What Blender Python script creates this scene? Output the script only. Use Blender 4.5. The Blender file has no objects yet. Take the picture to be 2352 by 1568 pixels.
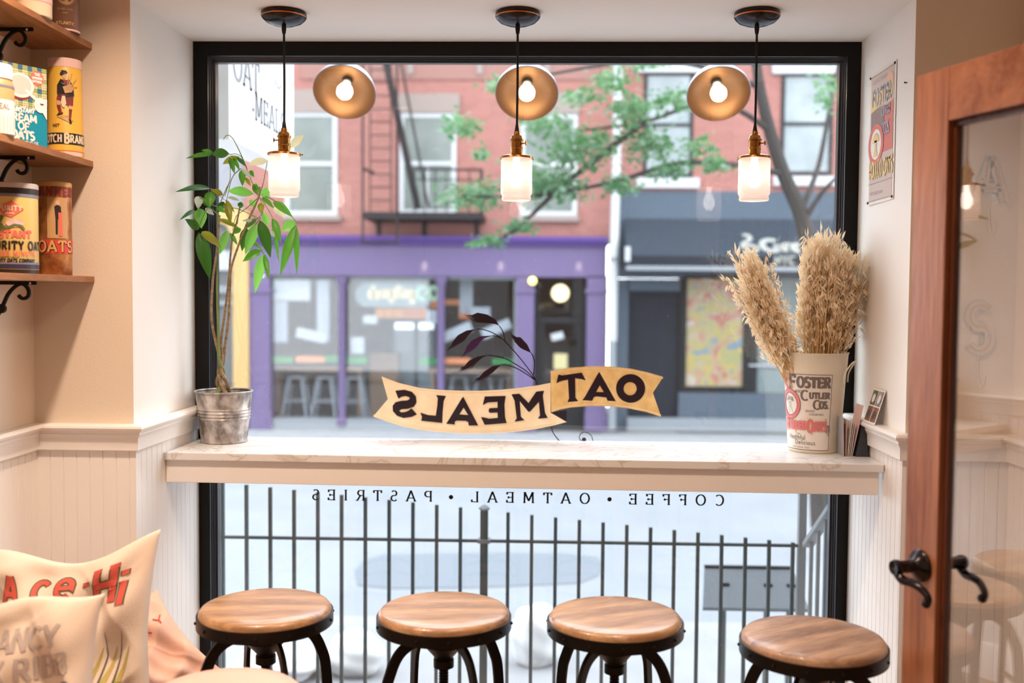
import bpy, bmesh, math, random
from mathutils import Vector, Matrix
random.seed(7)
R_ = math.radians
SC = bpy.context.scene
COL = SC.collection

# ------------------------------------------------------------------ camera
F = 2350.0                      # focal length in pixels of the 2352 x 1568 frame
CAM = Vector((0.0, 0.0, 1.585))
dY = Vector(((1246 - 1176) / F, (784 - 678) / F, -1)).normalized()
rx = Vector((1.0, -0.0080, 0.0)); rx = (rx - dY * rx.dot(dY)).normalized()
dZ = rx.cross(dY)
W2C = Matrix((rx, dY, dZ)).transposed()      # world axes in camera space
C2W = W2C.transposed()
cam_d = bpy.data.cameras.new('camera'); cam_o = bpy.data.objects.new('camera', cam_d)
COL.objects.link(cam_o)
cam_o.matrix_world = Matrix.Translation(CAM) @ C2W.to_4x4()
cam_d.sensor_width = 36; cam_d.lens = 36 * F / 2352
cam_d.clip_start = 0.05; cam_d.clip_end = 300
cam_d.dof.use_dof = True; cam_d.dof.focus_distance = 3.15; cam_d.dof.aperture_fstop = 1.8
SC.camera = cam_o

# ------------------------------------------------------------------ world, exposure, lights
SC.view_settings.view_transform = 'Standard'; SC.view_settings.look = 'None'
SC.view_settings.gamma = 1; SC.view_settings.use_curve_mapping = False
SC.view_settings.exposure = 0.0
SC.cycles.max_bounces = 6; SC.cycles.diffuse_bounces = 4; SC.cycles.transparent_max_bounces = 20
SC.cycles.caustics_reflective = False; SC.cycles.caustics_refractive = False
SC.cycles.sample_clamp_indirect = 6
wd = bpy.data.worlds.new('World'); SC.world = wd; wd.use_nodes = True
wd.node_tree.nodes['Background'].inputs[0].default_value = (0.86, 0.93, 1.0, 1)
wd.node_tree.nodes['Background'].inputs[1].default_value = 7.2
WARM = (1.0, 0.76, 0.58)
def area(name, loc, size, power, col, rot=(0, 0, 0), shape='DISK'):
    d = bpy.data.lights.new(name, 'AREA'); d.shape = shape; d.size = size; d.energy = power; d.color = col
    o = bpy.data.objects.new(name, d); o.location = loc; o.rotation_euler = rot; COL.objects.link(o); return o
DOWN = [(-0.93, 2.25), (0.18, 2.1), (-0.93, 0.5), (0.25, 0.5), (-0.9, -1.4), (0.3, -1.4), (-0.9, -3.2), (0.4, -3.2)]
CEIL = 2.80
POW = [22, 12, 7, 7, 5, 5, 5, 5]
for i, (x, y) in enumerate(DOWN):
    l_ = area('downlight_lamp', (x, y, CEIL - 0.012), 0.10, POW[i], WARM); l_.data.spread = R_(130)

def P(px, py, Y):
    """world point on the plane y = Y behind image pixel (px, py)"""
    d = C2W @ Vector(((px - 1176) / F, (784 - py) / F, -1))
    return CAM + d * (Y / d.y)
def PXp(px, py, X):
    d = C2W @ Vector(((px - 1176) / F, (784 - py) / F, -1))
    return CAM + d * (X / d.x)

# ------------------------------------------------------------------ materials
MATS = {}
def _new(name):
    m = bpy.data.materials.new(name); m.use_nodes = True; MATS[name] = m
    nt = m.node_tree; return m, nt, nt.nodes['Principled BSDF']
def mat(name, c, rough=0.5, metal=0.0, spec=0.5, emit=None, es=0.0, coat=0.0, noise=None, bump=0.0, bscale=40.0):
    """noise = (scale, colour2, stretch xyz)"""
    m, nt, b = _new(name)
    b.inputs['Base Color'].default_value = (*c, 1); b.inputs['Roughness'].default_value = rough
    b.inputs['Metallic'].default_value = metal; b.inputs['Specular IOR Level'].default_value = spec
    b.inputs['Coat Weight'].default_value = coat
    if emit: b.inputs['Emission Color'].default_value = (*emit, 1); b.inputs['Emission Strength'].default_value = es
    if noise or bump:
        tc = nt.nodes.new('ShaderNodeTexCoord'); mp = nt.nodes.new('ShaderNodeMapping')
        nt.links.new(tc.outputs['Object'], mp.inputs[0])
    if noise:
        mp.inputs['Scale'].default_value = noise[2] if len(noise) > 2 else (1, 1, 1)
        n = nt.nodes.new('ShaderNodeTexNoise'); n.inputs['Scale'].default_value = noise[0]; n.inputs['Detail'].default_value = 6
        nt.links.new(mp.outputs[0], n.inputs['Vector'])
        r = nt.nodes.new('ShaderNodeValToRGB'); r.color_ramp.elements[0].position = 0.35; r.color_ramp.elements[1].position = 0.65
        r.color_ramp.elements[0].color = (*c, 1); r.color_ramp.elements[1].color = (*noise[1], 1)
        nt.links.new(n.outputs['Fac'], r.inputs[0]); nt.links.new(r.outputs[0], b.inputs['Base Color'])
    if bump:
        n2 = nt.nodes.new('ShaderNodeTexNoise'); n2.inputs['Scale'].default_value = bscale; n2.inputs['Detail'].default_value = 4
        nt.links.new(tc.outputs['Object'], n2.inputs['Vector'])
        bp = nt.nodes.new('ShaderNodeBump'); bp.inputs['Strength'].default_value = bump; bp.inputs['Distance'].default_value = 0.01
        nt.links.new(n2.outputs['Fac'], bp.inputs['Height']); nt.links.new(bp.outputs[0], b.inputs['Normal'])
    return m
def wood(name, c1, c2, axis='X', scale=14.0, rough=0.35, knots=False, coat=0.2):
    m, nt, b = _new(name)
    tc = nt.nodes.new('ShaderNodeTexCoord'); mp = nt.nodes.new('ShaderNodeMapping')
    s = {'X': (0.12, 1, 1), 'Y': (1, 0.12, 1), 'Z': (1, 1, 0.10)}[axis]
    mp.inputs['Scale'].default_value = s
    nt.links.new(tc.outputs['Object'], mp.inputs[0])
    n = nt.nodes.new('ShaderNodeTexNoise'); n.inputs['Scale'].default_value = scale; n.inputs['Detail'].default_value = 8
    n.inputs['Roughness'].default_value = 0.65; n.inputs['Distortion'].default_value = 0.6
    nt.links.new(mp.outputs[0], n.inputs['Vector'])
    n3 = nt.nodes.new('ShaderNodeTexNoise'); n3.inputs['Scale'].default_value = scale * 7; n3.inputs['Detail'].default_value = 3
    nt.links.new(mp.outputs[0], n3.inputs['Vector'])
    ad = nt.nodes.new('ShaderNodeMath'); ad.operation = 'MULTIPLY_ADD'; ad.inputs[1].default_value = 0.35
    nt.links.new(n3.outputs['Fac'], ad.inputs[0]); nt.links.new(n.outputs['Fac'], ad.inputs[2])
    r = nt.nodes.new('ShaderNodeValToRGB'); r.color_ramp.elements[0].position = 0.5; r.color_ramp.elements[1].position = 0.86
    r.color_ramp.elements[0].color = (*c1, 1); r.color_ramp.elements[1].color = (*c2, 1)
    nt.links.new(ad.outputs[0], r.inputs[0])
    last = r.outputs[0]
    if knots:
        v = nt.nodes.new('ShaderNodeTexVoronoi'); v.inputs['Scale'].default_value = 6.5
        mp2 = nt.nodes.new('ShaderNodeMapping'); mp2.inputs['Scale'].default_value = (0.7, 1.2, 0)
        nt.links.new(tc.outputs['Object'], mp2.inputs[0]); nt.links.new(mp2.outputs[0], v.inputs['Vector'])
        r2 = nt.nodes.new('ShaderNodeValToRGB'); r2.color_ramp.elements[0].position = 0.04; r2.color_ramp.elements[1].position = 0.13
        r2.color_ramp.elements[0].color = (1, 1, 1, 1); r2.color_ramp.elements[1].color = (0, 0, 0, 1)
        nt.links.new(v.outputs['Distance'], r2.inputs[0])
        mx = nt.nodes.new('ShaderNodeMix'); mx.data_type = 'RGBA'; mx.inputs[7].default_value = (c1[0] * .35, c1[1] * .3, c1[2] * .3, 1)
        mu = nt.nodes.new('ShaderNodeMath'); mu.operation = 'MULTIPLY'; mu.inputs[1].default_value = 0.75
        nt.links.new(r2.outputs[0], mu.inputs[0]); nt.links.new(mu.outputs[0], mx.inputs[0]); nt.links.new(last, mx.inputs[6]); last = mx.outputs[2]
    nt.links.new(last, b.inputs['Base Color'])
    b.inputs['Roughness'].default_value = rough; b.inputs['Coat Weight'].default_value = coat
    bp = nt.nodes.new('ShaderNodeBump'); bp.inputs['Strength'].default_value = 0.15; bp.inputs['Distance'].default_value = 0.004
    nt.links.new(n3.outputs['Fac'], bp.inputs['Height']); nt.links.new(bp.outputs[0], b.inputs['Normal'])
    return m
def glass(name, tint=(1, 1, 1), refl=1.0, ior=1.5, haze=0):
    m = bpy.data.materials.new(name); m.use_nodes = True; MATS[name] = m; nt = m.node_tree
    nt.nodes.remove(nt.nodes['Principled BSDF']); out = nt.nodes['Material Output']
    t = nt.nodes.new('ShaderNodeBsdfTransparent'); t.inputs[0].default_value = (*tint, 1)
    g = nt.nodes.new('ShaderNodeBsdfGlossy'); g.inputs['Roughness'].default_value = 0.0
    f = nt.nodes.new('ShaderNodeFresnel')
    ge = nt.nodes.new('ShaderNodeNewGeometry'); io = nt.nodes.new('ShaderNodeMapRange')
    io.inputs['To Min'].default_value = ior; io.inputs['To Max'].default_value = 1 / ior      # the far face of the sheet meets air again
    nt.links.new(ge.outputs['Backfacing'], io.inputs[0]); nt.links.new(io.outputs[0], f.inputs[0])
    k = nt.nodes.new('ShaderNodeMath'); k.operation = 'MULTIPLY'; k.inputs[1].default_value = refl; k.use_clamp = True
    mx = nt.nodes.new('ShaderNodeMixShader')
    nt.links.new(f.outputs[0], k.inputs[0]); nt.links.new(k.outputs[0], mx.inputs[0])
    tout = t.outputs[0]
    if haze:                                   # dust film mixed into the glass, veiling the view with haze
        df = nt.nodes.new('ShaderNodeBsdfDiffuse'); tl = nt.nodes.new('ShaderNodeBsdfTranslucent'); m1 = nt.nodes.new('ShaderNodeMixShader'); m2 = nt.nodes.new('ShaderNodeMixShader')
        nt.links.new(df.outputs[0], m1.inputs[1]); nt.links.new(tl.outputs[0], m1.inputs[2]); m2.inputs[0].default_value = haze
        nt.links.new(tout, m2.inputs[1]); nt.links.new(m1.outputs[0], m2.inputs[2]); tout = m2.outputs[0]
    nt.links.new(tout, mx.inputs[1]); nt.links.new(g.outputs[0], mx.inputs[2]); nt.links.new(mx.outputs[0], out.inputs[0])
    return m
def leafmat(name, c, tr=0.45, k=1.5):
    m, nt, b = _new(name)
    b.inputs['Base Color'].default_value = (*c, 1); b.inputs['Roughness'].default_value = 0.35
    t = nt.nodes.new('ShaderNodeBsdfTranslucent'); t.inputs[0].default_value = (min(1, c[0] * k), min(1, c[1] * k), c[2], 1)
    mx = nt.nodes.new('ShaderNodeMixShader'); mx.inputs[0].default_value = tr
    out = nt.nodes['Material Output']
    nt.links.new(b.outputs[0], mx.inputs[1]); nt.links.new(t.outputs[0], mx.inputs[2]); nt.links.new(mx.outputs[0], out.inputs[0])
    return m
def marble(name):
    m, nt, b = _new(name)
    tc = nt.nodes.new('ShaderNodeTexCoord')
    n = nt.nodes.new('ShaderNodeTexNoise'); n.inputs['Scale'].default_value = 5; n.inputs['Detail'].default_value = 8; n.inputs['Distortion'].default_value = 1.6
    nt.links.new(tc.outputs['Object'], n.inputs['Vector'])
    r = nt.nodes.new('ShaderNodeValToRGB'); e = r.color_ramp.elements
    e[0].position = 0.46; e[0].color = (.80, .79, .785, 1); e[1].position = 0.54; e[1].color = (.80, .79, .785, 1)
    k = e.new(0.497); k.color = (.62, .57, .52, 1); k2 = e.new(0.485); k2.color = (.77, .76, .75, 1)
    nt.links.new(n.outputs['Fac'], r.inputs[0]); nt.links.new(r.outputs[0], b.inputs['Base Color'])
    b.inputs['Roughness'].default_value = 0.24
    return m
def brick(name, c1, c2, mortar, scale=1.0):
    m, nt, b = _new(name)
    tc = nt.nodes.new('ShaderNodeTexCoord'); sp = nt.nodes.new('ShaderNodeSeparateXYZ'); cb = nt.nodes.new('ShaderNodeCombineXYZ')
    nt.links.new(tc.outputs['Object'], sp.inputs[0]); nt.links.new(sp.outputs[0], cb.inputs[0]); nt.links.new(sp.outputs[2], cb.inputs[1])
    br = nt.nodes.new('ShaderNodeTexBrick'); br.inputs['Scale'].default_value = scale
    br.inputs['Brick Width'].default_value = 0.21; br.inputs['Row Height'].default_value = 0.075; br.inputs['Mortar Size'].default_value = 0.008
    br.inputs['Color1'].default_value = (*c1, 1); br.inputs['Color2'].default_value = (*c2, 1); br.inputs['Mortar'].default_value = (*mortar, 1)
    nt.links.new(cb.outputs[0], br.inputs['Vector'])
    n = nt.nodes.new('ShaderNodeTexNoise'); n.inputs['Scale'].default_value = 0.7; n.inputs['Detail'].default_value = 4
    nt.links.new(tc.outputs['Object'], n.inputs['Vector'])
    mx = nt.nodes.new('ShaderNodeMix'); mx.data_type = 'RGBA'; mx.blend_type = 'MULTIPLY'; mx.inputs[0].default_value = 0.5
    nt.links.new(br.outputs[0], mx.inputs[6]); nt.links.new(n.outputs['Color'], mx.inputs[7])
    nt.links.new(br.outputs[0], b.inputs['Base Color']); b.inputs['Roughness'].default_value = 0.9
    return m

# ------------------------------------------------------------------ mesh helpers
def wloc(o):
    v = Vector((0, 0, 0))
    while o: v = v + o.location; o = o.parent
    return v
class MB:
    def __init__(s): s.v = []; s.f = []; s.m = []
    def add(s, vs, fs, mi=0):
        o = len(s.v); s.v += [tuple(p) for p in vs]; s.f += [tuple(i + o for i in f) for f in fs]; s.m += [mi] * len(fs); return s
    def box(s, x0, x1, y0, y1, z0, z1, mi=0):
        vs = [(x, y, z) for z in (z0, z1) for y in (y0, y1) for x in (x0, x1)]
        return s.add(vs, [(0, 2, 3, 1), (4, 5, 7, 6), (0, 1, 5, 4), (2, 6, 7, 3), (0, 4, 6, 2), (1, 3, 7, 5)], mi)
    def hexa(s, vs, mi=0):      # 8 points, bottom ring 0-3 ccw then top ring 4-7
        return s.add(vs, [(3, 2, 1, 0), (4, 5, 6, 7), (0, 1, 5, 4), (1, 2, 6, 5), (2, 3, 7, 6), (3, 0, 4, 7)], mi)
    def lathe(s, prof, c=(0, 0, 0), n=32, mi=0, M=None, cap=True):
        vs = []; fs = []
        for r, z in prof:
            for k in range(n):
                a = 2 * math.pi * k / n; p = Vector((r * math.cos(a), r * math.sin(a), z))
                if M: p = M @ p
                vs.append(p + Vector(c))
        for i in range(len(prof) - 1):
            for k in range(n):
                a = i * n + k; b = i * n + (k + 1) % n; fs.append((a, b, b + n, a + n))
        if cap:
            if prof[0][0] > 1e-6: fs.append(tuple(range(n - 1, -1, -1)))
            if prof[-1][0] > 1e-6: fs.append(tuple(range((len(prof) - 1) * n, len(prof) * n)))
        return s.add(vs, fs, mi)
    def tube(s, pts, rad, n=8, mi=0, cap=True, rect=None, up=None):
        pts = [Vector(p) for p in pts]; N = len(pts)
        if not isinstance(rad, (list, tuple)): rad = [rad] * N
        vs = []; fs = []
        T = [(pts[min(i + 1, N - 1)] - pts[max(i - 1, 0)]).normalized() for i in range(N)]
        u = Vector(up) if up else (Vector((0, 0, 1)) if abs(T[0].z) < 0.9 else Vector((1, 0, 0)))
        for i in range(N):
            t = T[i]; a = u - t * u.dot(t)
            if a.length < 1e-5: a = t.orthogonal()
            a.normalize(); b = t.cross(a); u = a if not up else Vector(up)
            if rect:
                w, h = rect
                for (p, q) in ((-1, -1), (1, -1), (1, 1), (-1, 1)): vs.append(pts[i] + a * (p * h / 2) + b * (q * w / 2))
            else:
                for k in range(n):
                    an = 2 * math.pi * k / n; vs.append(pts[i] + (a * math.cos(an) + b * math.sin(an)) * rad[i])
        n = 4 if rect else n
        for i in range(N - 1):
            for k in range(n):
                a = i * n + k; b = i * n + (k + 1) % n; fs.append((a, a + n, b + n, b))
        if cap: fs.append(tuple(range(n))); fs.append(tuple(range(N * n - 1, (N - 1) * n - 1, -1)))
        return s.add(vs, fs, mi)
    def extrude(s, poly, f0, f1, mi=0):
        """poly 2D; f0,f1 map (u,v) to the two end planes"""
        n = len(poly); vs = [f0(*p) for p in poly] + [f1(*p) for p in poly]
        fs = [tuple(range(n)), tuple(range(2 * n - 1, n - 1, -1))] + [(i, i + n, (i + 1) % n + n, (i + 1) % n) for i in range(n)]
        return s.add(vs, fs, mi)
    def sphere(s, c, r, n=16, mi=0, sc=(1, 1, 1)):
        c = Vector(c); vs = []; fs = []; h = n // 2
        for i in range(1, h):
            for k in range(n):
                th = math.pi * i / h; ph = 2 * math.pi * k / n
                vs.append(c + Vector((r * sc[0] * math.sin(th) * math.cos(ph), r * sc[1] * math.sin(th) * math.sin(ph), r * sc[2] * math.cos(th))))
        vs += [c + Vector((0, 0, r * sc[2])), c - Vector((0, 0, r * sc[2]))]; T = len(vs) - 2; B = len(vs) - 1
        for i in range(h - 2):
            for k in range(n):
                a = i * n + k; b = i * n + (k + 1) % n; fs.append((a, a + n, b + n, b))
        for k in range(n):
            fs.append((T, k, (k + 1) % n)); fs.append((B, (h - 2) * n + (k + 1) % n, (h - 2) * n + k))
        return s.add(vs, fs, mi)
    def build(s, name, mats, parent=None, smooth=35, bevel=0, fix=True):
        me = bpy.data.meshes.new(name)
        if not isinstance(mats, (list, tuple)): mats = [mats]
        if parent: off = wloc(parent)
        else:
            xs = [p[0] for p in s.v]; ys = [p[1] for p in s.v]; zs = [p[2] for p in s.v]
            off = Vector(((min(xs) + max(xs)) / 2, (min(ys) + max(ys)) / 2, min(zs)))
        me.from_pydata([(p[0] - off.x, p[1] - off.y, p[2] - off.z) for p in s.v], [], s.f)
        me.polygons.foreach_set('material_index', s.m)
        if fix:
            bm = bmesh.new(); bm.from_mesh(me); bmesh.ops.recalc_face_normals(bm, faces=bm.faces); bm.to_mesh(me); bm.free()
        for m in mats: me.materials.append(m)
        if smooth:
            me.polygons.foreach_set('use_smooth', [True] * len(me.polygons)); me.set_sharp_from_angle(angle=R_(smooth))
        o = bpy.data.objects.new(name, me); COL.objects.link(o)
        if parent: o.parent = parent
        else: o.location = off
        if bevel:
            b = o.modifiers.new('bevel', 'BEVEL'); b.width = bevel; b.segments = 2; b.limit_method = 'ANGLE'
        me.update()
        return o
def thing(name, label, cat, loc=(0, 0, 0), group=None):
    o = bpy.data.objects.new(name, None); o.empty_display_size = 0.05; COL.objects.link(o); o.location = loc
    return tag(o, label, cat, group)
def tag(o, label, cat, group=None, kind=None):
    o['label'] = label; o['category'] = cat
    if group: o['group'] = group
    if kind: o['kind'] = kind
    return o
def struct(o): o['kind'] = 'structure'; return o
def kids(o): return [c for c in bpy.data.objects if c.parent == o]
def copy_tree(o, parent=None):
    c = o.copy(); COL.objects.link(c); c.parent = parent
    for ch in kids(o): copy_tree(ch, c)
    return c
def smoothpath(pts, k=6):
    """Catmull-Rom"""
    pts = [Vector(p) for p in pts]; out = []
    for i in range(len(pts) - 1):
        p0 = pts[max(i - 1, 0)]; p1 = pts[i]; p2 = pts[i + 1]; p3 = pts[min(i + 2, len(pts) - 1)]
        for j in range(k):
            t = j / k
            out.append(0.5 * ((2 * p1) + (p2 - p0) * t + (2 * p0 - 5 * p1 + 4 * p2 - p3) * t * t + (3 * p1 - p0 - 3 * p2 + p3) * t ** 3))
    out.append(pts[-1]); return out

# ------------------------------------------------------------------ flat shapes and a stroke alphabet mapped onto surfaces
def deco(mb, poly, fn, mi=0, cuts=0, holes=None):
    from mathutils.geometry import tessellate_polygon
    loops = [[Vector((p[0], p[1], 0)) for p in poly]] + [[Vector((p[0], p[1], 0)) for p in h] for h in (holes or [])]
    flat = [p for l in loops for p in l]
    bm = bmesh.new(); vs = [bm.verts.new(p) for p in flat]
    for tri in tessellate_polygon(loops):
        try: bm.faces.new([vs[i] for i in tri])
        except ValueError: pass
    if cuts: bmesh.ops.subdivide_edges(bm, edges=bm.edges[:], cuts=cuts, use_grid_fill=True)
    bm.verts.ensure_lookup_table(); bm.verts.index_update()
    mb.add([fn(v.co.x, v.co.y) for v in bm.verts], [tuple(v.index for v in f.verts) for f in bm.faces], mi)
    bm.free()
def grid(mb, x0, x1, y0, y1, fn, mi=0, nx=8, ny=2):
    vs = [fn(x0 + (x1 - x0) * i / nx, y0 + (y1 - y0) * j / ny) for j in range(ny + 1) for i in range(nx + 1)]
    fs = [(j * (nx + 1) + i, j * (nx + 1) + i + 1, (j + 1) * (nx + 1) + i + 1, (j + 1) * (nx + 1) + i) for j in range(ny) for i in range(nx)]
    mb.add(vs, fs, mi)
def ribbon(mb, pts, fn, thick, thin=None, mi=0, taper=False, seg=None, closed=False):
    thin = thick if thin is None else thin
    pts = [Vector((p[0], p[1])) for p in pts]
    if closed: pts.append(pts[0].copy())
    if seg:
        q = [pts[0]]
        for a, b in zip(pts, pts[1:]):
            k = max(1, int((b - a).length / seg))
            q += [a.lerp(b, (j + 1) / k) for j in range(k)]
        pts = q
    N = len(pts); vs = []
    for i in range(N):
        a = pts[i] - pts[i - 1] if i else (pts[i] - pts[-2] if closed else pts[1] - pts[0])
        b = pts[i + 1] - pts[i] if i < N - 1 else (pts[1] - pts[0] if closed else pts[i] - pts[i - 1])
        a = a.normalized(); b = b.normalized(); t = (a + b)
        t = t.normalized() if t.length > 1e-6 else a
        n = Vector((-t.y, t.x)); c = max(0.5, t.dot(b))
        w = (thin + (thick - thin) * abs(t.y)) / 2 / c
        if taper: w *= (1 - i / (N - 1)) * 0.9 + 0.1
        vs += [fn(*(pts[i] + n * w)), fn(*(pts[i] - n * w))]
    mb.add(vs, [(2 * i, 2 * i + 1, 2 * i + 3, 2 * i + 2) for i in range(N - 1)], mi)
def arc(cx, cy, rx_, ry, a0, a1, n=14):
    return [(cx + rx_ * math.cos(R_(a0 + (a1 - a0) * i / n)), cy + ry * math.sin(R_(a0 + (a1 - a0) * i / n))) for i in range(n + 1)]
GL = {
 'A': (.90, [[(.07, 0), (.45, 1)], [(.45, 1), (.83, 0)], [(.2, .32), (.70, .32)]], [(.07, 0), (.83, 0)]),
 'B': (.74, [[(.14, 0), (.14, 1)], [(.14, .96)] + arc(.42, .75, .2, .21, 90, -90) + [(.14, .54)], [(.14, .54)] + arc(.42, .29, .25, .25, 90, -90) + [(.14, .04)]], [(.14, 0), (.14, 1)]),
 'C': (.84, [arc(.46, .5, .38, .47, 48, 312, 20)], []),
 'D': (.86, [[(.14, 0), (.14, 1)], [(.14, .95)] + arc(.38, .5, .38, .45, 90, -90) + [(.14, .05)]], [(.14, 0), (.14, 1)]),
 'E': (.72, [[(.14, 0), (.14, 1)], [(.14, .95), (.64, .95)], [(.14, .5), (.52, .5)], [(.14, .05), (.66, .05)], [(.63, .98), (.63, .76)], [(.65, .02), (.65, .26)], [(.51, .6), (.51, .4)]], [(.14, 0), (.14, 1)]),
 'F': (.70, [[(.14, 0), (.14, 1)], [(.14, .95), (.64, .95)], [(.14, .5), (.52, .5)], [(.63, .98), (.63, .76)], [(.51, .6), (.51, .4)]], [(.14, 0), (.14, 1)]),
 'G': (.90, [arc(.46, .5, .38, .47, 48, 340, 20), [(.82, .42), (.82, .1)], [(.58, .42), (.86, .42)]], []),
 'H': (.86, [[(.14, 0), (.14, 1)], [(.72, 0), (.72, 1)], [(.14, .5), (.72, .5)]], [(.14, 0), (.14, 1), (.72, 0), (.72, 1)]),
 'I': (.36, [[(.18, 0), (.18, 1)]], [(.18, 0), (.18, 1)]),
 'J': (.5, [[(.34, 1), (.34, .2)] + arc(.2, .2, .14, .16, 0, -160)], [(.34, 1)]),
 'K': (.84, [[(.14, 0), (.14, 1)], [(.14, .4), (.7, 1)], [(.32, .58), (.74, 0)]], [(.14, 0), (.14, 1), (.72, 0)]),
 'L': (.70, [[(.14, 0), (.14, 1)], [(.14, .05), (.64, .05)], [(.63, .02), (.63, .26)]], [(.14, 0), (.14, 1)]),
 'M': (1.05, [[(.14, 0), (.16, 1)], [(.16, 1), (.52, .2)], [(.52, .2), (.88, 1)], [(.88, 1), (.91, 0)]], [(.14, 0), (.16, 1), (.91, 0), (.88, 1)]),
 'N': (.90, [[(.14, 0), (.14, 1)], [(.14, 1), (.74, 0)], [(.74, 0), (.74, 1)]], [(.14, 0), (.14, 1), (.74, 1)]),
 'O': (.94, [arc(.47, .5, .39, .47, 0, 360, 26)], []),
 'P': (.74, [[(.14, 0), (.14, 1)], [(.14, .95)] + arc(.42, .70, .24, .25, 90, -90) + [(.14, .45)]], [(.14, 0), (.14, 1)]),
 'Q': (.94, [arc(.47, .5, .39, .47, 0, 360, 26), [(.5, .25), (.85, -.1)]], []),
 'R': (.82, [[(.14, 0), (.14, 1)], [(.14, .95)] + arc(.42, .72, .22, .23, 90, -90) + [(.14, .49)], [(.42, .49), (.72, 0)]], [(.14, 0), (.14, 1), (.74, 0)]),
 'S': (.68, [arc(.34, .73, .23, .23, 35, 250, 14) + arc(.34, .28, .25, .25, 80, -150, 14)], []),
 'T': (.80, [[(.4, 0), (.4, 1)], [(.06, .95), (.74, .95)], [(.06, .98), (.06, .74)], [(.74, .98), (.74, .74)]], [(.4, 0)]),
 'U': (.86, [[(.14, 1), (.14, .35)] + arc(.43, .32, .29, .29, 180, 360) + [(.72, 1)]], [(.14, 1), (.72, 1)]),
 'V': (.86, [[(.06, 1), (.43, 0)], [(.43, 0), (.80, 1)]], [(.08, 1), (.78, 1)]),
 'W': (1.15, [[(.06, 1), (.34, 0)], [(.34, 0), (.58, .9)], [(.58, .9), (.82, 0)], [(.82, 0), (1.1, 1)]], [(.08, 1), (1.08, 1)]),
 'X': (.84, [[(.08, 0), (.76, 1)], [(.08, 1), (.76, 0)]], [(.1, 0), (.1, 1), (.74, 0), (.74, 1)]),
 'Y': (.82, [[(.06, 1), (.41, .48)], [(.76, 1), (.41, .48)], [(.41, .48), (.41, 0)]], [(.08, 1), (.74, 1), (.41, 0)]),
 'Z': (.74, [[(.08, .95), (.66, .95)], [(.66, .95), (.08, .05)], [(.08, .05), (.68, .05)]], []),
 'a': (.56, [arc(.26, .3, .19, .28, 20, 360, 16), [(.46, .6), (.46, 0)]], []),
 'c': (.50, [arc(.28, .3, .21, .28, 45, 315, 14)], []),
 'd': (.58, [arc(.26, .3, .19, .28, 0, 360, 16), [(.46, 1), (.46, 0)]], []),
 'e': (.54, [[(.08, .32), (.46, .32)] + arc(.27, .3, .2, .28, 0, 310, 16)], []),
 'f': (.36, [arc(.28, .82, .13, .15, 40, 180, 8) + [(.15, 0)], [(.02, .58), (.32, .58)]], []),
 'g': (.58, [arc(.26, .3, .19, .28, 0, 360, 16), [(.46, .6), (.46, -.1)] + arc(.27, -.12, .19, .16, 0, -150)], []),
 'h': (.56, [[(.1, 1), (.1, 0)], arc(.28, .36, .18, .22, 160, 0) + [(.46, 0)]], []),
 'i': (.24, [[(.12, .6), (.12, 0)], [(.12, .88), (.12, .76)]], []),
 'l': (.24, [[(.12, 1), (.12, 0)]], []),
 'm': (.84, [[(.1, .6), (.1, 0)], arc(.26, .38, .16, .2, 160, 0) + [(.42, 0)], arc(.58, .38, .16, .2, 160, 0) + [(.74, 0)]], []),
 'n': (.56, [[(.1, .6), (.1, 0)], arc(.28, .36, .18, .22, 160, 0) + [(.46, 0)]], []),
 'o': (.56, [arc(.28, .3, .2, .28, 0, 360, 18)], []),
 'p': (.58, [[(.1, .6), (.1, -.35)], arc(.3, .3, .19, .28, 0, 360, 16)], []),
 'r': (.38, [[(.1, .6), (.1, 0)], arc(.26, .36, .16, .22, 160, 50)], []),
 's': (.46, [arc(.23, .43, .13, .14, 35, 250, 10) + arc(.23, .15, .15, .14, 80, -150, 10)], []),
 't': (.36, [[(.16, .85), (.16, 0)], [(.02, .58), (.32, .58)]], []),
 'u': (.56, [[(.1, .6), (.1, .25)] + arc(.28, .22, .18, .2, 180, 350) + [(.46, .6)], [(.46, .2), (.46, 0)]], []),
 'y': (.52, [[(.06, .6), (.26, .05)], [(.46, .6), (.2, -.32)]], []),
 '.': (.24, [[(.12, .12), (.12, 0)]], []), '-': (.42, [[(.06, .42), (.36, .42)]], []), ' ': (.42, [], []),
 '*': (.70, [arc(.35, .5, .09, .09, 0, 360, 12), arc(.35, .5, .03, .03, 0, 360, 8)], []),
 "'": (.2, [[(.1, 1), (.1, .8)]], []), '&': (.8, [arc(.36, .76, .16, .2, -60, 200, 12) + [(.7, 0)], arc(.34, .26, .24, .25, 120, 360, 12)], []),
 '3': (.6, [arc(.28, .75, .2, .22, 150, -80, 12), arc(.28, .28, .24, .26, 80, -150, 12)], []),
}
def text_w(s, size, sp=.08, wx=1.0): return sum(GL[c][0] * size * wx + sp * size for c in s) - sp * size
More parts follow.
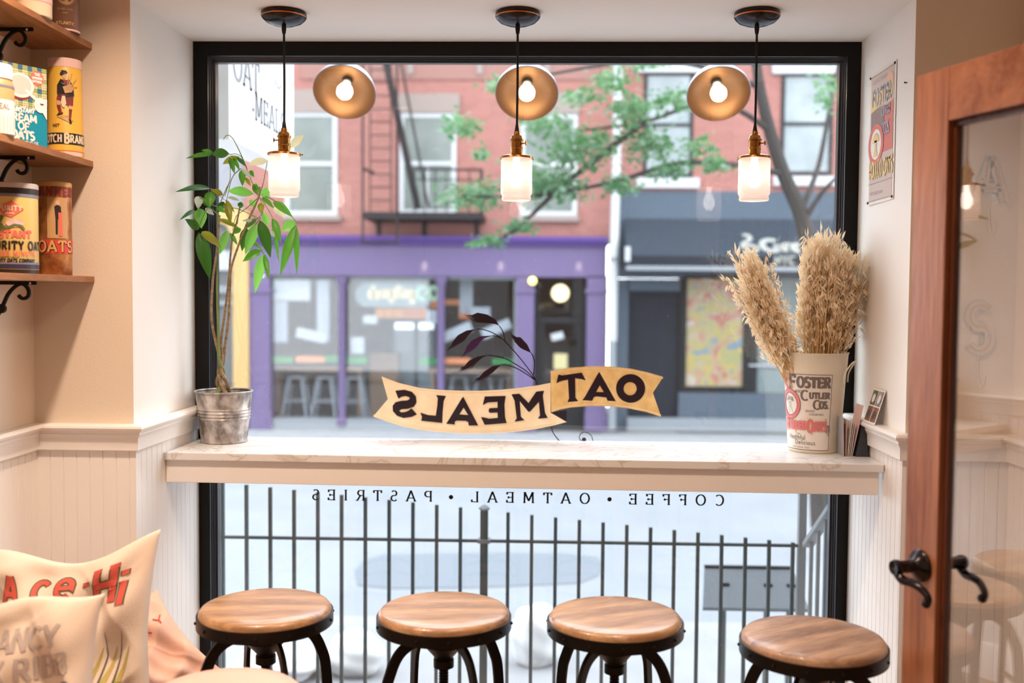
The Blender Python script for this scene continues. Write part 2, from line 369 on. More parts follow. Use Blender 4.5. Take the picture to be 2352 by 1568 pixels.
def text(mb, s, fn, size, x0=0, y0=0, th=.14, tn=None, serif=.0, sp=.08, wx=1.0, mi=0, slant=0, seg=None, center=False, st=.08):
    tn = th if tn is None else tn
    if center: x0 -= text_w(s, size, sp, wx) / 2
    x = x0
    for c in s:
        w, polys, srf = GL[c]
        g = lambda u, v, x=x: fn(x + u * size * wx + slant * v * size, y0 + v * size)
        f = lambda a, b: fn(a, b)
        for p in polys:
            ribbon(mb, [(x + u * size * wx + slant * v * size, y0 + v * size) for u, v in p], f, th * size, tn * size, mi, seg=seg)
        if serif:
            for (u, v) in srf:
                yy = v * size + (st * size / 2 if v < .5 else -st * size / 2); xx = x + u * size * wx + slant * v * size
                ribbon(mb, [(xx - serif * size, y0 + yy), (xx + serif * size, y0 + yy)], f, st * size, st * size, mi, seg=seg)
        x += w * size * wx + sp * size
    return x
def cyl(cx, cy, r0, z0, amid, off=.0008, r1=None, h=1.0):
    r1 = r0 if r1 is None else r1
    def fn(x, y):
        r = r0 + (r1 - r0) * y / h + off; a = amid + x / r0
        return Vector((cx + r * math.cos(a), cy + r * math.sin(a), z0 + y))
    return fn

# ================================================================== materials
cream = mat('cream_paint', (.80, .68, .55), .6, bump=.05, bscale=120)
bayw = mat('bay_white', (.87, .83, .78), .55)  # whiter tone than the wall cream, on the reveal faces only
trimw = mat('white_trim_paint', (.90, .86, .82), .38)
ceilm = mat('ceiling_paint', (.87, .83, .79), .7)
floorm = wood('floor_boards', (.20, .11, .06), (.42, .26, .15), 'Y', 9, .4)
frameb = mat('black_window_frame', (.005, .0045, .004), .5, spec=.2)
framei = mat('inner_window_stop', (.020, .025, .032), .28, spec=.6)
marb = marble('veined_marble')
seatw = wood('honey_seat_wood', (.20, .09, .037), (.52, .30, .145), 'X', 20, .33, True)
seatw2 = wood('worn_seat_wood', (.15, .072, .04), (.47, .28, .165), 'X', 20, .42, True)
iron = mat('dark_iron', (.022, .018, .016), .38, .85)
brass = mat('aged_brass', (.42, .20, .05), .25, 1.0)
bronze = mat('oiled_bronze', (.035, .030, .034), .22, .9)
copper = mat('copper_edge', (.55, .20, .07), .3, 1.0)
cordm = mat('black_cloth_cord', (.008, .007, .008), .8)
doorw = wood('cherry_door_wood', (.24, .078, .034), (.47, .195, .095), 'Z', 12, .3)
doorh = wood('cherry_rail_wood', (.24, .078, .034), (.47, .195, .095), 'X', 12, .3)
doord = wood('dark_bead_wood', (.045, .009, .004), (.14, .035, .012), 'Z', 12, .25)
shelfw = wood('oak_shelf_wood', (.22, .075, .022), (.50, .23, .085), 'Y', 16, .4)
pane = glass('window_glass', (1, 1, 1), 1.15, haze=.006)
doorg = glass('door_glass', (.97, .96, .95), 3.0)
bulbm = mat('lit_bulb', (1, 1, 1), emit=(1, .84, .74), es=18)

# ================================================================== room shell
WX0, WX1, WY = -1.522, 1.375, 3.02
SOF = P(1200, 95.5, 3.54).z
LX0, LX1 = -1.222, -1.2126       # left reveal at the wall face and at the window
RX0, RX1 = 1.068, 1.075
WF = 3.54; WG = 3.60
struct(MB().box(WX0 - .1, WX1 + .1, -5.1, 3.75, -.1, 0).build('floor', floorm, smooth=0))
m = MB().box(WX0 - .1, WX1 + .1, -5.1, WY, CEIL, CEIL + .1)
m.box(LX0 - .02, RX1 + .02, WY, 3.70, SOF, SOF + .34)
struct(m.build('ceiling', ceilm, smooth=0))
struct(MB().box(WX0 - .1, WX0, -5.1, 3.7, 0, CEIL + .1).build('wall_left', cream, smooth=0))
struct(MB().box(WX1, WX1 + .1, -5.1, 3.7, 0, CEIL + .1).build('wall_right', cream, smooth=0))
struct(MB().box(WX0, WX1, -5.1, -5.0, 0, CEIL + .1).build('wall_back', cream, smooth=0))
m = MB()
m.hexa([(WX0, WY, 0), (LX0, WY, 0), (LX1, 3.72, 0), (WX0, 3.72, 0), (WX0, WY, CEIL), (LX0, WY, CEIL), (LX1, 3.72, CEIL), (WX0, 3.72, CEIL)])
m.hexa([(RX0, WY, 0), (WX1, WY, 0), (WX1, 3.72, 0), (RX1, 3.72, 0), (RX0, WY, CEIL), (WX1, WY, CEIL), (WX1, 3.72, CEIL), (RX1, 3.72, CEIL)])
m.box(LX0, RX0, WY - .001, WY + .001, SOF + .001, CEIL)
m.box(LX1, RX1, 3.55, 3.72, 0, .10)
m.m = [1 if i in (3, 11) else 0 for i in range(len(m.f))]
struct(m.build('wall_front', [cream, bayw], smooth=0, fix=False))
# outside skin of this building
stucco = mat('outside_stucco', (.25, .24, .23), .9)
m = MB().box(-4, LX1 - .001, 3.721, 3.74, -1.1, 6).box(RX1 + .001, 4, 3.721, 3.74, -1.1, 6).box(LX1 - .001, RX1 + .001, 3.721, 3.74, SOF + .01, 6).box(LX1 - .001, RX1 + .001, 3.721, 3.74, -1.1, .10)
struct(m.build('wall_outside', stucco, smooth=0))

# beadboard and chair rail
RB = 1.110; RT = 1.190
def norm2(a, b):
    d = (Vector(b) - Vector(a)).normalized(); return Vector((d.y, -d.x))       # room side on the right of the path
def offpath(path, d):
    out = []
    for i, p in enumerate(path):
        p = Vector(p)
        ns = []
        if i: ns.append(norm2(path[i - 1], path[i]))
        if i < len(path) - 1: ns.append(norm2(path[i], path[i + 1]))
        n = sum(ns, Vector((0, 0))).normalized(); c = n.dot(ns[0]); out.append(p + n * (d / c))
    return out
def sweep(path, prof, name, m):
    mb = MB(); rows = [[(*q, z) for q in offpath(path, d)] for d, z in prof]
    vs = [v for r in rows for v in r]; n = len(path)
    fs = [(i * n + j, i * n + j + 1, (i + 1) * n + j + 1, (i + 1) * n + j) for i in range(len(rows) - 1) for j in range(n - 1)]
    mb.add(vs, fs); return struct(mb.build(name, m, smooth=28))
def bead(path, name):
    mb = MB(); pts = []
    po = offpath(path, .010)
    for i in range(len(path) - 1):
        a, b = po[i], po[i + 1]; n = norm2(a, b); L = (b - a).length; t = (b - a) / L
        k = int(L / .0402); pts.append(a)
        for j in range(1, k + 1):
            s = j * .0402
            if s > L - .006: break
            for ds, dd in ((-.0030, 0), (-.0020, -.0022), (-.0010, -.0022), (0, -.0003), (.0014, .0002), (.0030, 0)): pts.append(a + t * (s + ds) + n * dd)
    pts.append(po[-1])
    vs = [(*p, .1) for p in pts] + [(*p, RB + .004) for p in pts]; n = len(pts)
    mb.add(vs, [(i, i + 1, i + 1 + n, i + n) for i in range(n - 1)])
    return struct(mb.build(name, trimw, smooth=0))
railp = [(.0, RT), (.034, RT), (.039, RT - .004), (.041, RT - .010), (.038, RT - .017), (.030, RT - .021), (.028, RT - .027), (.030, RT - .029), (.024, RT - .038), (.021, RT - .044), (.021, RB + .003), (.018, RB), (.0, RB)]
pathL = [(WX0, -4.9), (WX0, WY), (LX0, WY), (LX1, WF)]
pathR = [(RX1, WF), (RX0, WY), (WX1, WY), (WX1, -4.9)]
sweep(pathL, railp, 'trim_1', trimw); bead(pathL, 'trim_2')
sweep(pathR, railp, 'trim_3', trimw); bead(pathR, 'trim_4')
basep = [(.0, .15), (.014, .15), (.02, .135), (.022, .0)]
sweep(pathL, basep, 'baseboard_left', trimw); sweep(pathR, basep, 'baseboard_right', trimw)

# ================================================================== the shop window
Z1 = P(1200, 95.5, WF).z; Z0 = .10
m = MB()
prof = [(0, WF), (.049, WF), (.050, WF + .012), (.053, WF + .013), (.053, WF + .024), (.057, WF + .025), (.057, WF + .038), (.0635, WF + .040), (.0635, WG + .008), (.045, WG + .010), (.045, WG + .07), (0, WG + .07)]
for pi, (d, y) in enumerate(prof):
    m.v += [(LX1 + d, y, Z0 + d), (RX1 - d, y, Z0 + d), (RX1 - d, y, Z1 - d), (LX1 + d, y, Z1 - d)]
for i in range(len(prof) - 1):
    for k in range(4):
        m.f.append((i * 4 + k, i * 4 + (k + 1) % 4, (i + 1) * 4 + (k + 1) % 4, (i + 1) * 4 + k)); m.m.append(0 if i < 1 else 1)
win = struct(m.build('window_1', [frameb, framei], smooth=0))
GX0, GX1, GZ1 = LX1 + .058, RX1 - .058, Z1 - .058
MB().box(GX0, GX1, WG, WG + .006, Z0 + .058, GZ1).build('pane', pane, win, smooth=0)
dustm = mat('glass_dust', (.85, .86, .88), .9); m = MB(); rd_ = random.Random(11)
for k in range(220):
    x_ = rd_.uniform(GX0, GX1); z_ = rd_.uniform(.3, GZ1); s_ = rd_.choice([.0004, .0006, .0006, .0010]); a_ = rd_.uniform(0, 3)
    m.add([(x_ + s_ * math.cos(a_ + j * 1.05), WG - .0004, z_ + s_ * math.sin(a_ + j * 1.05)) for j in range(6)], [(0, 1, 2, 3, 4, 5)])
o = m.build('dust', dustm, win, smooth=0); o['kind'] = 'stuff'

# painted ribbon sign on the glass
gold1 = mat('gold_leaf_pale', (.98, .83, .58), .45, .0, noise=(16, (.92, .73, .47)), emit=None)
gold2 = mat('gold_leaf_deep', (.86, .60, .26), .4, .0, noise=(22, (.72, .45, .16)))
creaml = mat('cream_paint_line', (.92, .78, .52), .5)
inkp = mat('plum_black_paint', (.016, .006, .014), .35)
inkv = mat('violet_paint', (.045, .012, .06), .35)
Z_1 = 3.178
def sg(layer): return lambda u, v: P(820 + u / Z_1, 680 + v / Z_1, WG - .0010 - layer * .0006)
sign = thing('painted_window_sign', 'gold ribbon banner with reversed dark lettering and wheat spray painted on the window glass', 'sign', tuple(P(1190, 920, WG - .002)))
def bez(a, b, c, n=10): 
    a, b, c = Vector(a), Vector(b), Vector(c); return [tuple(a * (1 - t) ** 2 + b * 2 * t * (1 - t) + c * t * t) for t in [i / n for i in range(n + 1)]]
topL = [(178, 585), (300, 632), (450, 668), (600, 684), (760, 690), (900, 690), (1050, 683), (1200, 668), (1320, 651), (1413, 632)]
botL = [(1530, 918), (1450, 940), (1330, 965), (1200, 984), (1050, 998), (900, 1003), (750, 1001), (600, 991), (450, 974), (330, 949), (220, 915), (118, 878)]
m = MB(); deco(m, topL + [(1413, 850)] + botL + [(225, 750)], sg(0)); m.build('ribbon_tail', gold1, sign, smooth=0, fix=False)
topR = [(1413, 545), (1550, 522), (1700, 511), (1850, 512), (2000, 529), (2120, 555), (2235, 588)]
botR = [(2220, 880), (2110, 845), (1980, 818), (1850, 803), (1700, 801), (1560, 812), (1480, 828), (1418, 848)]
m = MB(); deco(m, topR + [(2160, 705)] + botR, sg(1)); m.build('ribbon_head', gold2, sign, smooth=0, fix=False)
m = MB(); deco(m, [(1420, 850), (1480, 840), (1530, 835), (1530, 916)], sg(1)); m.build('ribbon_fold', inkp, sign, smooth=0, fix=False)
m = MB()
ribbon(m, [(u + (4 if i == 0 else 0), v + 14) for i, (u, v) in enumerate(topL)], sg(2), 4)
ribbon(m, [(u, v - 14) for u, v in botL[1:]], sg(2), 4)
ribbon(m, [(u, v + 13) for u, v in topR], sg(3), 4); ribbon(m, [(u, v - 13) for u, v in botR], sg(3), 4)
LT = {
 'S': [(280, 690), (345, 683), (400, 698), (430, 732), (434, 775), (415, 806), (370, 821), (325, 824), (306, 836), (322, 848), (350, 846), (375, 836), (397, 818), (437, 862), (400, 880), (340, 888), (292, 872), (262, 838), (260, 800), (280, 775), (320, 764), (368, 761), (386, 749), (380, 736), (355, 728), (325, 733), (303, 748)],
 'L': [(578, 722), (648, 728), (632, 765), (624, 850), (622, 924), (468, 908), (474, 880), (462, 850), (520, 868), (575, 872), (586, 800), (590, 745)],
 'E': [(933, 732), (1085, 728), (1076, 790), (1080, 880), (1092, 925), (932, 938), (905, 882), (932, 886), (965, 894), (1028, 888), (1026, 848), (966, 850), (960, 834), (966, 818), (1026, 815), (1026, 770), (955, 775), (918, 794)],
 'M': [(1128, 716), (1185, 712), (1252, 780), (1308, 697), (1365, 690), (1356, 725), (1372, 850), (1392, 888), (1320, 893), (1336, 870), (1328, 770), (1262, 842), (1250, 842), (1187, 764), (1196, 880), (1222, 905), (1150, 915), (1166, 890), (1150, 762)],
 'T': [(1470, 572), (1500, 578), (1640, 558), (1670, 615), (1640, 604), (1592, 598), (1594, 740), (1614, 765), (1536, 772), (1548, 745), (1540, 608), (1490, 618), (1455, 634)]}
hA = [(778, 812), (812, 868), (746, 862)]; A1 = [(775, 733), (885, 943), (815, 943), (812, 918), (795, 909), (728, 907), (712, 917), (715, 935), (650, 930), (668, 905), (762, 750)]
hB = [(1772, 650), (1802, 700), (1744, 700)]; A2 = [(1768, 552), (1888, 765), (1828, 763), (1820, 738), (1745, 730), (1727, 738), (1720, 755), (1713, 762), (1645, 758), (1664, 735), (1755, 572)]
O1 = arc(1997, 673, 106, 104, 0, 350, 35); O2 = arc(1994, 675, 48, 49, 0, 350, 25)
for k, pl in list(LT.items()) + [('A', A1), ('a', A2), ('O', O1)]:
    ribbon(m, [(u + 15, v + 9) for u, v in pl], sg(2.5), 3, closed=True)
m.build('outline', creaml, sign, smooth=0, fix=False)
for k, pl in LT.items():
    m = MB(); deco(m, pl, sg(4)); m.build('letter', inkp, sign, smooth=0, fix=False)
for pl, h in ((A1, hA), (A2, hB), (O1, O2)):
    m = MB(); deco(m, pl, sg(4), holes=[h]); m.build('letter', inkp, sign, smooth=0, fix=False)
# wheat spray
for st in ([(1315, 642), (1280, 570), (1180, 440), (1080, 330), (1000, 272), (930, 246), (880, 238)], [(1080, 325), (1065, 260), (1040, 218)], [(1050, 305), (1020, 293), (990, 287)],
           [(1300, 610), (1240, 550), (1180, 510), (1080, 455), (960, 430)], [(1300, 612), (1200, 545), (1120, 508), (1060, 498)], [(1288, 572), (1295, 500), (1288, 450), (1272, 415)],
           [(1415, 950), (1440, 1010), (1502, 1083)]):
    m = MB(); ribbon(m, [(p.x, p.y) for p in smoothpath([(*q, 0) for q in st])], sg(2), 7); m.build('wheat_stem', inkp, sign, smooth=0, fix=False)
m = MB(); ribbon(m, [(1719, 1083)] + [(1722, 1050), (1712, 1018), (1685, 996), (1655, 992), (1630, 1005), (1621, 1030), (1632, 1054), (1656, 1062)], sg(2), 5)
deco(m, arc(1657, 1047, 16, 16, 0, 340, 18), sg(3), 1)
m.build('tendril', [inkp, inkv], sign, smooth=0, fix=False)
HD = [([(1040, 218), (1010, 170), (950, 133), (880, 120), (835, 138), (862, 160), (850, 172), (900, 192), (960, 197), (1010, 204)], (-1, -.05), (835, 138, 905, 190)),
      ([(880, 238), (800, 250), (735, 285), (695, 335), (690, 362), (715, 348), (745, 345), (782, 318), (815, 282), (850, 248)], (-.75, .75), (688, 361, 800, 300)),
      ([(990, 287), (900, 292), (838, 322), (797, 372), (787, 410), (812, 398), (842, 385), (880, 350), (925, 308)], (-.62, .8), (787, 409, 890, 342)),
      ([(960, 430), (880, 440), (815, 472), (775, 520), (765, 541), (795, 532), (830, 515), (880, 480), (915, 448)], (-.6, .8), (768, 515, 860, 495)),
      ([(1060, 498), (990, 510), (925, 552), (885, 600), (874, 622), (905, 608), (935, 592), (990, 558), (1035, 515)], (-.55, .83), (875, 595, 965, 575)),
      ([(1272, 415), (1243, 352), (1192, 298), (1125, 300), (1150, 318), (1150, 335), (1180, 355), (1185, 372), (1215, 390), (1250, 405)], (-.75, -.66), (1160, 300, 1195, 372))]
for i, (pl, d, (xa, ya, xb, yb)) in enumerate(HD):
    m = MB(); deco(m, pl, sg(3))
    for j in range(9):
        t = j / 8; L = 66 - 24 * abs(t - .4)
        a = (xa + (xb - xa) * t, ya + (yb - ya) * t); ribbon(m, [a, (a[0] + d[0] * L * .5, a[1] + d[1] * L * .5 + 3), (a[0] + d[0] * L, a[1] + d[1] * L)], sg(2), 7.5, taper=True)
    m.build('wheat_head', inkv if i == 2 else inkp, sign, smooth=0, fix=False)

# lettering below the counter
lt = thing('window_lettering', 'line of small black reversed capitals on the glass just below the counter', 'lettering', tuple(P(1190, 1150, WG - .002)))
SZ = 25.5 * WG / F; BZ = P(1190, 1154.5, WG).z
black = mat('black_vinyl', (.006, .006, .008), .4)
for wd_, pa, pb in (('COFFEE', 1663, 1445), ('OATMEAL', 1355, 1082), ('PASTRIES', 993, 717)):
    xa = P(pa, 1150, WG).x; xb = P(pb, 1150, WG).x; W = xa - xb
    base = text_w(wd_, SZ, 0); sp = (W - base) / (len(wd_) - 1) / SZ
    x = 0
    for ch in wd_:
        m = MB(); x = text(m, ch, lambda x_, y: Vector((xa - x_, WG - .0015, BZ + y)), SZ, x0=x, th=.17, tn=.085, serif=.13, sp=sp, st=.07)
        m.build('letter', black, lt, smooth=0, fix=False)
for px in (1400, 1036):
    c = P(px, 1142, WG); m = MB(); deco(m, arc(0, 0, .0078, .0078, 0, 340, 18), lambda x, y: Vector((c.x + x, WG - .0015, BZ + SZ * .45 + y))); m.build('dot', black, lt, smooth=0, fix=False)

# ================================================================== window counter
CT = 1.0735; FL, FR = 3.225, 3.165
cnt = thing('window_counter', 'white veined marble breakfast counter with a painted apron, built across the shop window', 'counter', (-.07, 3.4, 0))
def slab(y_in, z0, z1, xl, xr, yb, name, mt, bev):
    vs = []
    pl = [(xl, FL + y_in), (xr, FR + y_in), (xr, WF - .002), (GX1 + .0, WF - .002), (GX1 + .0, yb), (GX0, yb), (GX0, WF - .002), (xl, WF - .002)]
    if yb < WF: pl = [(xl, FL + y_in), (xr, FR + y_in), (xr, FR + y_in + .02), (xl, FL + y_in + .02)]
    mb = MB(); mb.extrude(pl, lambda u, v: (u, v, z0), lambda u, v: (u, v, z1)); return mb.build(name, mt, cnt, smooth=0, bevel=bev)
slab(0, CT - .026, CT, -1.2135, 1.058, WG - .002, 'slab', marb, .003)
slab(.014, CT - .099, CT - .026, -1.207, 1.046, 0, 'apron', trimw, .0015)

# ================================================================== pendant lamps
def shade_mat():
    m = bpy.data.materials.new('ribbed_opal_glass'); m.use_nodes = True; nt = m.node_tree; b = nt.nodes['Principled BSDF']
    b.inputs['Base Color'].default_value = (.52, .45, .41, 1); b.inputs['Roughness'].default_value = .25
    b.inputs['Emission Color'].default_value = (1, .74, .66, 1); b.inputs['Emission Strength'].default_value = .32
    t = nt.nodes.new('ShaderNodeBsdfTransparent'); mx = nt.nodes.new('ShaderNodeMixShader'); mx.inputs[0].default_value = .22
    tr = nt.nodes.new('ShaderNodeBsdfTranslucent'); tr.inputs[0].default_value = (.6, .52, .47, 1); mx2 = nt.nodes.new('ShaderNodeMixShader'); mx2.inputs[0].default_value = .2
    nt.links.new(b.outputs[0], mx2.inputs[1]); nt.links.new(tr.outputs[0], mx2.inputs[2])
    nt.links.new(mx2.outputs[0], mx.inputs[1]); nt.links.new(t.outputs[0], mx.inputs[2]); nt.links.new(mx.outputs[0], nt.nodes['Material Output'].inputs[0])
    return m
opal = shade_mat()
def pendant(x, y, ceil, shade_top, label, kn, group='pendant lamps over the window counter'):
    t = thing('pendant_lamp', label, 'lamp', (x, y, ceil), group)
    o = lambda p: [(r, z) for r, z in p]
    m = MB(); m.lathe([(0, ceil - .0005), (.067, ceil - .0005), (.069, ceil - .003), (.069, ceil - .014), (.066, ceil - .020), (.055, ceil - .030), (.035, ceil - .038), (.012, ceil - .042), (0, ceil - .042)], (x, y, 0), 40)
    cn = m.build('canopy', bronze, t)
    m = MB(); m.lathe([(.0692, ceil - .0125), (.0698, ceil - .0135), (.0692, ceil - .0150), (.068, ceil - .0165)], (x, y, 0), 40, cap=False); m.build('edge_line', copper, cn)
    m = MB(); m.lathe([(.0, ceil - .040), (.007, ceil - .040), (.0075, ceil - .050), (.0055, ceil - .064), (.0045, ceil - .066), (0, ceil - .066)], (x, y, 0), 12); m.build('strain_relief', cordm, t)
    sh = shade_top
    m = MB(); m.tube([(x, y, ceil - .06), (x + .001, y, (ceil + sh) / 2), (x, y, sh + .075)], .0036, 8)
    m.lathe([(.0038, sh + .095), (.0075, sh + .072), (0, sh + .072)], (x, y, 0), 12); m.build('cord', cordm, t)
    m = MB(); m.lathe([(0, sh + .073), (.009, sh + .073), (.010, sh + .064), (.016, sh + .060), (.019, sh + .052), (.021, sh + .050), (.021, sh + .045), (.0185, sh + .043), (.0185, sh + .026), (.0195, sh + .025), (.0185, sh + .022), (.0195, sh + .020), (.0185, sh + .017), (.0185, sh + .004), (0, sh + .004)], (x, y, 0), 28)
    so = m.build('socket', brass, t)
    a = kn; d = Vector((math.cos(a), math.sin(a), 0)); c0 = Vector((x, y, sh + .036))
    m = MB(); m.tube([c0 + d * .017, c0 + d * .030], .0022, 8); m.tube([c0 + d * .029, c0 + d * .031, c0 + d * .033], [.003, .0075, .006], 12); m.build('switch_knob', brass, so)
    m = MB(); m.lathe([(0, sh + .005), (.022, sh + .004), (.046, sh - .002), (.0505, sh - .004), (.0515, sh - .010), (.049, sh - .011), (0, sh - .006)], (x, y, 0), 40)
    rg = m.build('shade_holder', brass, t)
    for k in range(3):
        an = kn + .9 + k * 2.094; d = Vector((math.cos(an), math.sin(an), 0)); c = Vector((x, y, sh - .008))
        m = MB(); m.tube([c + d * .050, c + d * .056], .0015, 6); m.sphere(c + d * .057, .003, 8); m.build('thumb_screw', brass, rg)
    p = [(.046, sh - .010)]; z = sh - .014
    H = .125
    for k in range(5):
        p += [(.0475, z - k * .006), (.0488, z - k * .006 - .003)]
    p += [(.0480, z - .032), (.0482, z - .065), (.0480, z - .072)]
    for k in range(5): p += [(.0492, z - .074 - k * .0065), (.0480, z - .0772 - k * .0065)]
    p += [(.0445, z - .110), (.0440, z - .113), (.0455, z - .116), (.0450, z - .122), (.0435, sh - H - .013)]
    m = MB(); m.lathe(p, (x, y, 0), 48, cap=False); m.build('glass_shade', opal, t, smooth=60)
    m = MB(); m.lathe([(.010, sh - .008), (.011, sh - .03), (.018, sh - .045), (.023, sh - .062), (.022, sh - .080), (.012, sh - .095), (0, sh - .098)], (x, y, 0), 20); m.build('light_bulb', bulbm, t)
    return t
PY = 3.175
for i, (px, pst, lb, kn) in enumerate(((652.5, 349, 'brass pendant with ribbed white glass hanging above the leafy potted tree', math.pi + .15), (1188, 357, 'brass pendant with ribbed white glass between the other two, over the painted window sign', -.4), (1736, 357, 'brass pendant with ribbed white glass hanging nearest the oat bucket and the tin poster', -.5))):
    a = P(px, 200, PY); pendant(a.x, PY, SOF - .0005, P(px, pst, PY).z, lb, kn)
for i, (px, lb) in enumerate(((975, 'far pendant lamp behind the viewer, mirrored as the left bright spot in the window glass'), (1150, 'far pendant lamp behind the viewer, mirrored as the middle bright spot in the window glass'), (1330, 'far pendant lamp behind the viewer, mirrored as the right bright spot in the window glass'))):
    q = P(px, 598, 10.4); pendant(q.x, 2 * WG - 10.4, CEIL - .0005, q.z, lb, .5, 'pendant lamps at the back of the room')

# recessed downlights
can_m = mat('white_can_trim', (.85, .82, .78), .5); lensm = mat('lit_lens', (1, 1, 1), emit=(1, .78, .52), es=1.2)
for i, (x, y) in enumerate(DOWN):
    t = thing('recessed_downlight', 'round recessed ceiling downlight with white trim, %s row from the window' % ('first', 'first', 'second', 'second', 'third', 'third', 'fourth', 'fourth')[i] + (', left one' if i % 2 == 0 else ', right one'), 'ceiling light', (x, y, CEIL), 'recessed ceiling downlights')
    m = MB(); m.lathe([(.052, CEIL - .001), (.052, CEIL - .006), (.072, CEIL - .006), (.075, CEIL - .001)], (x, y, 0), 28, cap=False); m.build('trim_ring', can_m, t)
    m = MB(); m.lathe([(0, CEIL - .002), (.05, CEIL - .002)], (x, y, 0), 24, cap=False); m.build('lens', lensm, t)

# ================================================================== bar stools
def make_stool(label, sw):
    t = thing('bar_stool', label, 'bar stool', (0, 0, 0), 'round bar stools at the window counter')
    H = .785
    m = MB(); m.lathe([(0, H - .0005), (.10, H), (.152, H), (.161, H - .003), (.1665, H - .010), (.168, H - .020), (.168, H - .040), (0, H - .040)], n=64); m.build('seat', sw, t)
    m = MB(); m.lathe([(.1685, H - .017), (.1720, H - .017), (.1722, H - .046), (.160, H - .047), (.160, H - .043), (.1686, H - .042)], n=64, cap=False); bd = m.build('seat_band', iron, t)
    for k in range(14):
        a = 2 * math.pi * (k + .5) / 14; m = MB(); m.sphere((.1725 * math.cos(a), .1725 * math.sin(a), H - .031), .0042, 10, sc=(1, 1, 1)); m.build('rivet', iron, bd)
    m = MB(); m.box(-.06, .06, -.06, .06, H - .046, H - .041); m.lathe([(0, H - .046), (.052, H - .046), (.052, H - .092), (.022, H - .126), (.022, H - .128), (.026, H - .130), (.026, H - .150), (.014, H - .154), (0, H - .154)], n=24); m.build('swivel_hub', iron, t)
    p = [(0, H - .15)]; z = H - .150
    while z > .36: p += [(.0125, z), (.0125, z - .003), (.0098, z - .0045), (.0098, z - .006)]; z -= .0075
    p.append((0, z)); m = MB(); m.lathe(p, n=16); m.build('screw_post', iron, t, smooth=0)
    for k in range(4):
        a = R_(205 + 90 * k); d = Vector((math.cos(a), math.sin(a), 0)); tg = Vector((-math.sin(a), math.cos(a), 0))
        pr = smoothpath([(.045, 0, H - .070), (.088, 0, H - .074), (.126, 0, H - .096), (.150, 0, H - .140), (.164, 0, H - .205), (.176, 0, .35), (.195, 0, .004)], 5)
        m = MB(); m.tube([d * q.x + Vector((0, 0, q.z)) for q in pr], 0, rect=(.028, .011), up=tg); m.build('leg', iron, t, smooth=40, bevel=.002)
    m = MB(); m.tube([(.176 * math.cos(a), .176 * math.sin(a), .26) for a in [2 * math.pi * k / 40 for k in range(41)]], .008, 8, cap=False); m.build('foot_ring', iron, t)
    m = MB(); m.lathe([(0, .36), (.02, .36), (.02, .40), (0, .40)], n=16)
    for k in range(4):
        a = R_(205 + 90 * k); d = Vector((math.cos(a), math.sin(a), 0)); m.tube([d * .015 + Vector((0, 0, .38)), d * .165 + Vector((0, 0, .38))], 0, rect=(.02, .006), up=(0, 0, 1))
    m.build('spider_brace', iron, t)
    return t
def zplane(px, py, z):
    d = C2W @ Vector(((px - 1176) / F, (784 - py) / F, -1)); return CAM + d * ((z - CAM.z) / d.z)
st0 = make_stool('leftmost wood-topped bar stool, nearest the left beadboard under the counter', seatw)
ST = [(610, 1389, 8, None), (1020, 1397, 9, 'second bar stool from the left, honey wood seat with one dark knot and iron band'), (1413, 1409, 28, 'third bar stool from the left, its seat grain running diagonally'), (1868, 1458, 33, 'rightmost and greyest-brown bar stool, beside the right beadboard and door')]
stools = []
for i, (px, py, a, lb) in enumerate(ST):
    o = st0 if i == 0 else copy_tree(st0)
    w = zplane(px, py, .785); o.location = (w.x, w.y, 0); o.rotation_euler.z = R_(a)
    if lb: o['label'] = lb
    stools.append(o)
def mesh_variant(root, part, mt):
    for c in kids(root):
        if c.name.split('.')[0] == part: c.data = c.data.copy(); c.data.materials[0] = mt
mesh_variant(stools[3], 'seat', seatw2)
# low round stool in the foreground
w = Vector((-.665, 2.105, 0))
t = thing('round_stool', 'blurred peach-topped round stool at the bottom edge, in front of the leftmost bar stool', 'stool', tuple(w))
peach = mat('peach_seat_flare', (.80, .46, .36), .45)  # warm flare on the seat put into one peach colour
m = MB(); m.lathe([(0, .742), (.12, .742), (.155, .739), (.166, .730), (.168, .715), (.150, .705), (0, .705)], (w.x, w.y, 0), 48); m.build('seat', peach, t)
for k in range(4):
    a = R_(45 + 90 * k); m = MB(); m.tube([(w.x + .09 * math.cos(a), w.y + .09 * math.sin(a), .706), (w.x + .17 * math.cos(a), w.y + .17 * math.sin(a), .003)], [.014, .011], 10); m.build('leg', shelfw, t)

# ================================================================== wall shelves
SX = -1.336
SH = [2.2990, 1.9536, 1.6126]      # undersides
TH = .018
names = ('top', 'middle', 'bottom')
def bracket(z, parent):
    Y = 2.77; m = MB()
    m.tube([(WX0 + .001, Y, z - .002), (WX0 + .135, Y, z - .002)], 0, rect=(.004, .016), up=(0, 0, 1))
    m.tube([(WX0 + .003, Y, z), (WX0 + .003, Y, z - .16)], 0, rect=(.004, .016), up=(1, 0, 0))
    pts = [(.004, -.150), (.012, -.118), (.022, -.100), (.034, -.080), (.044, -.060), (.056, -.036), (.072, -.018), (.090, -.008), (.104, -.012), (.113, -.026), (.112, -.040), (.101, -.048), (.090, -.045), (.085, -.038)]
    sp = smoothpath([(WX0 + a, Y, z + b) for a, b in pts], 4)
    m.tube(sp, 0, rect=(.009, .007), up=(0, 1, 0))
    m.build('scroll_bracket', black_iron, parent, smooth=50)
    m = MB(); m.tube([(WX0 + .036, Y - .0055, z - .076), (WX0 + .036, Y + .0055, z - .076)], .013, 14); m.build('bracket_boss', black_iron, parent)
    m = MB(); m.sphere((WX0 + .118, Y, z - .006), .004, 8); m.build('screw', can_m, parent)
black_iron = mat('black_cast_iron', (.012, .012, .013), .45, .6)
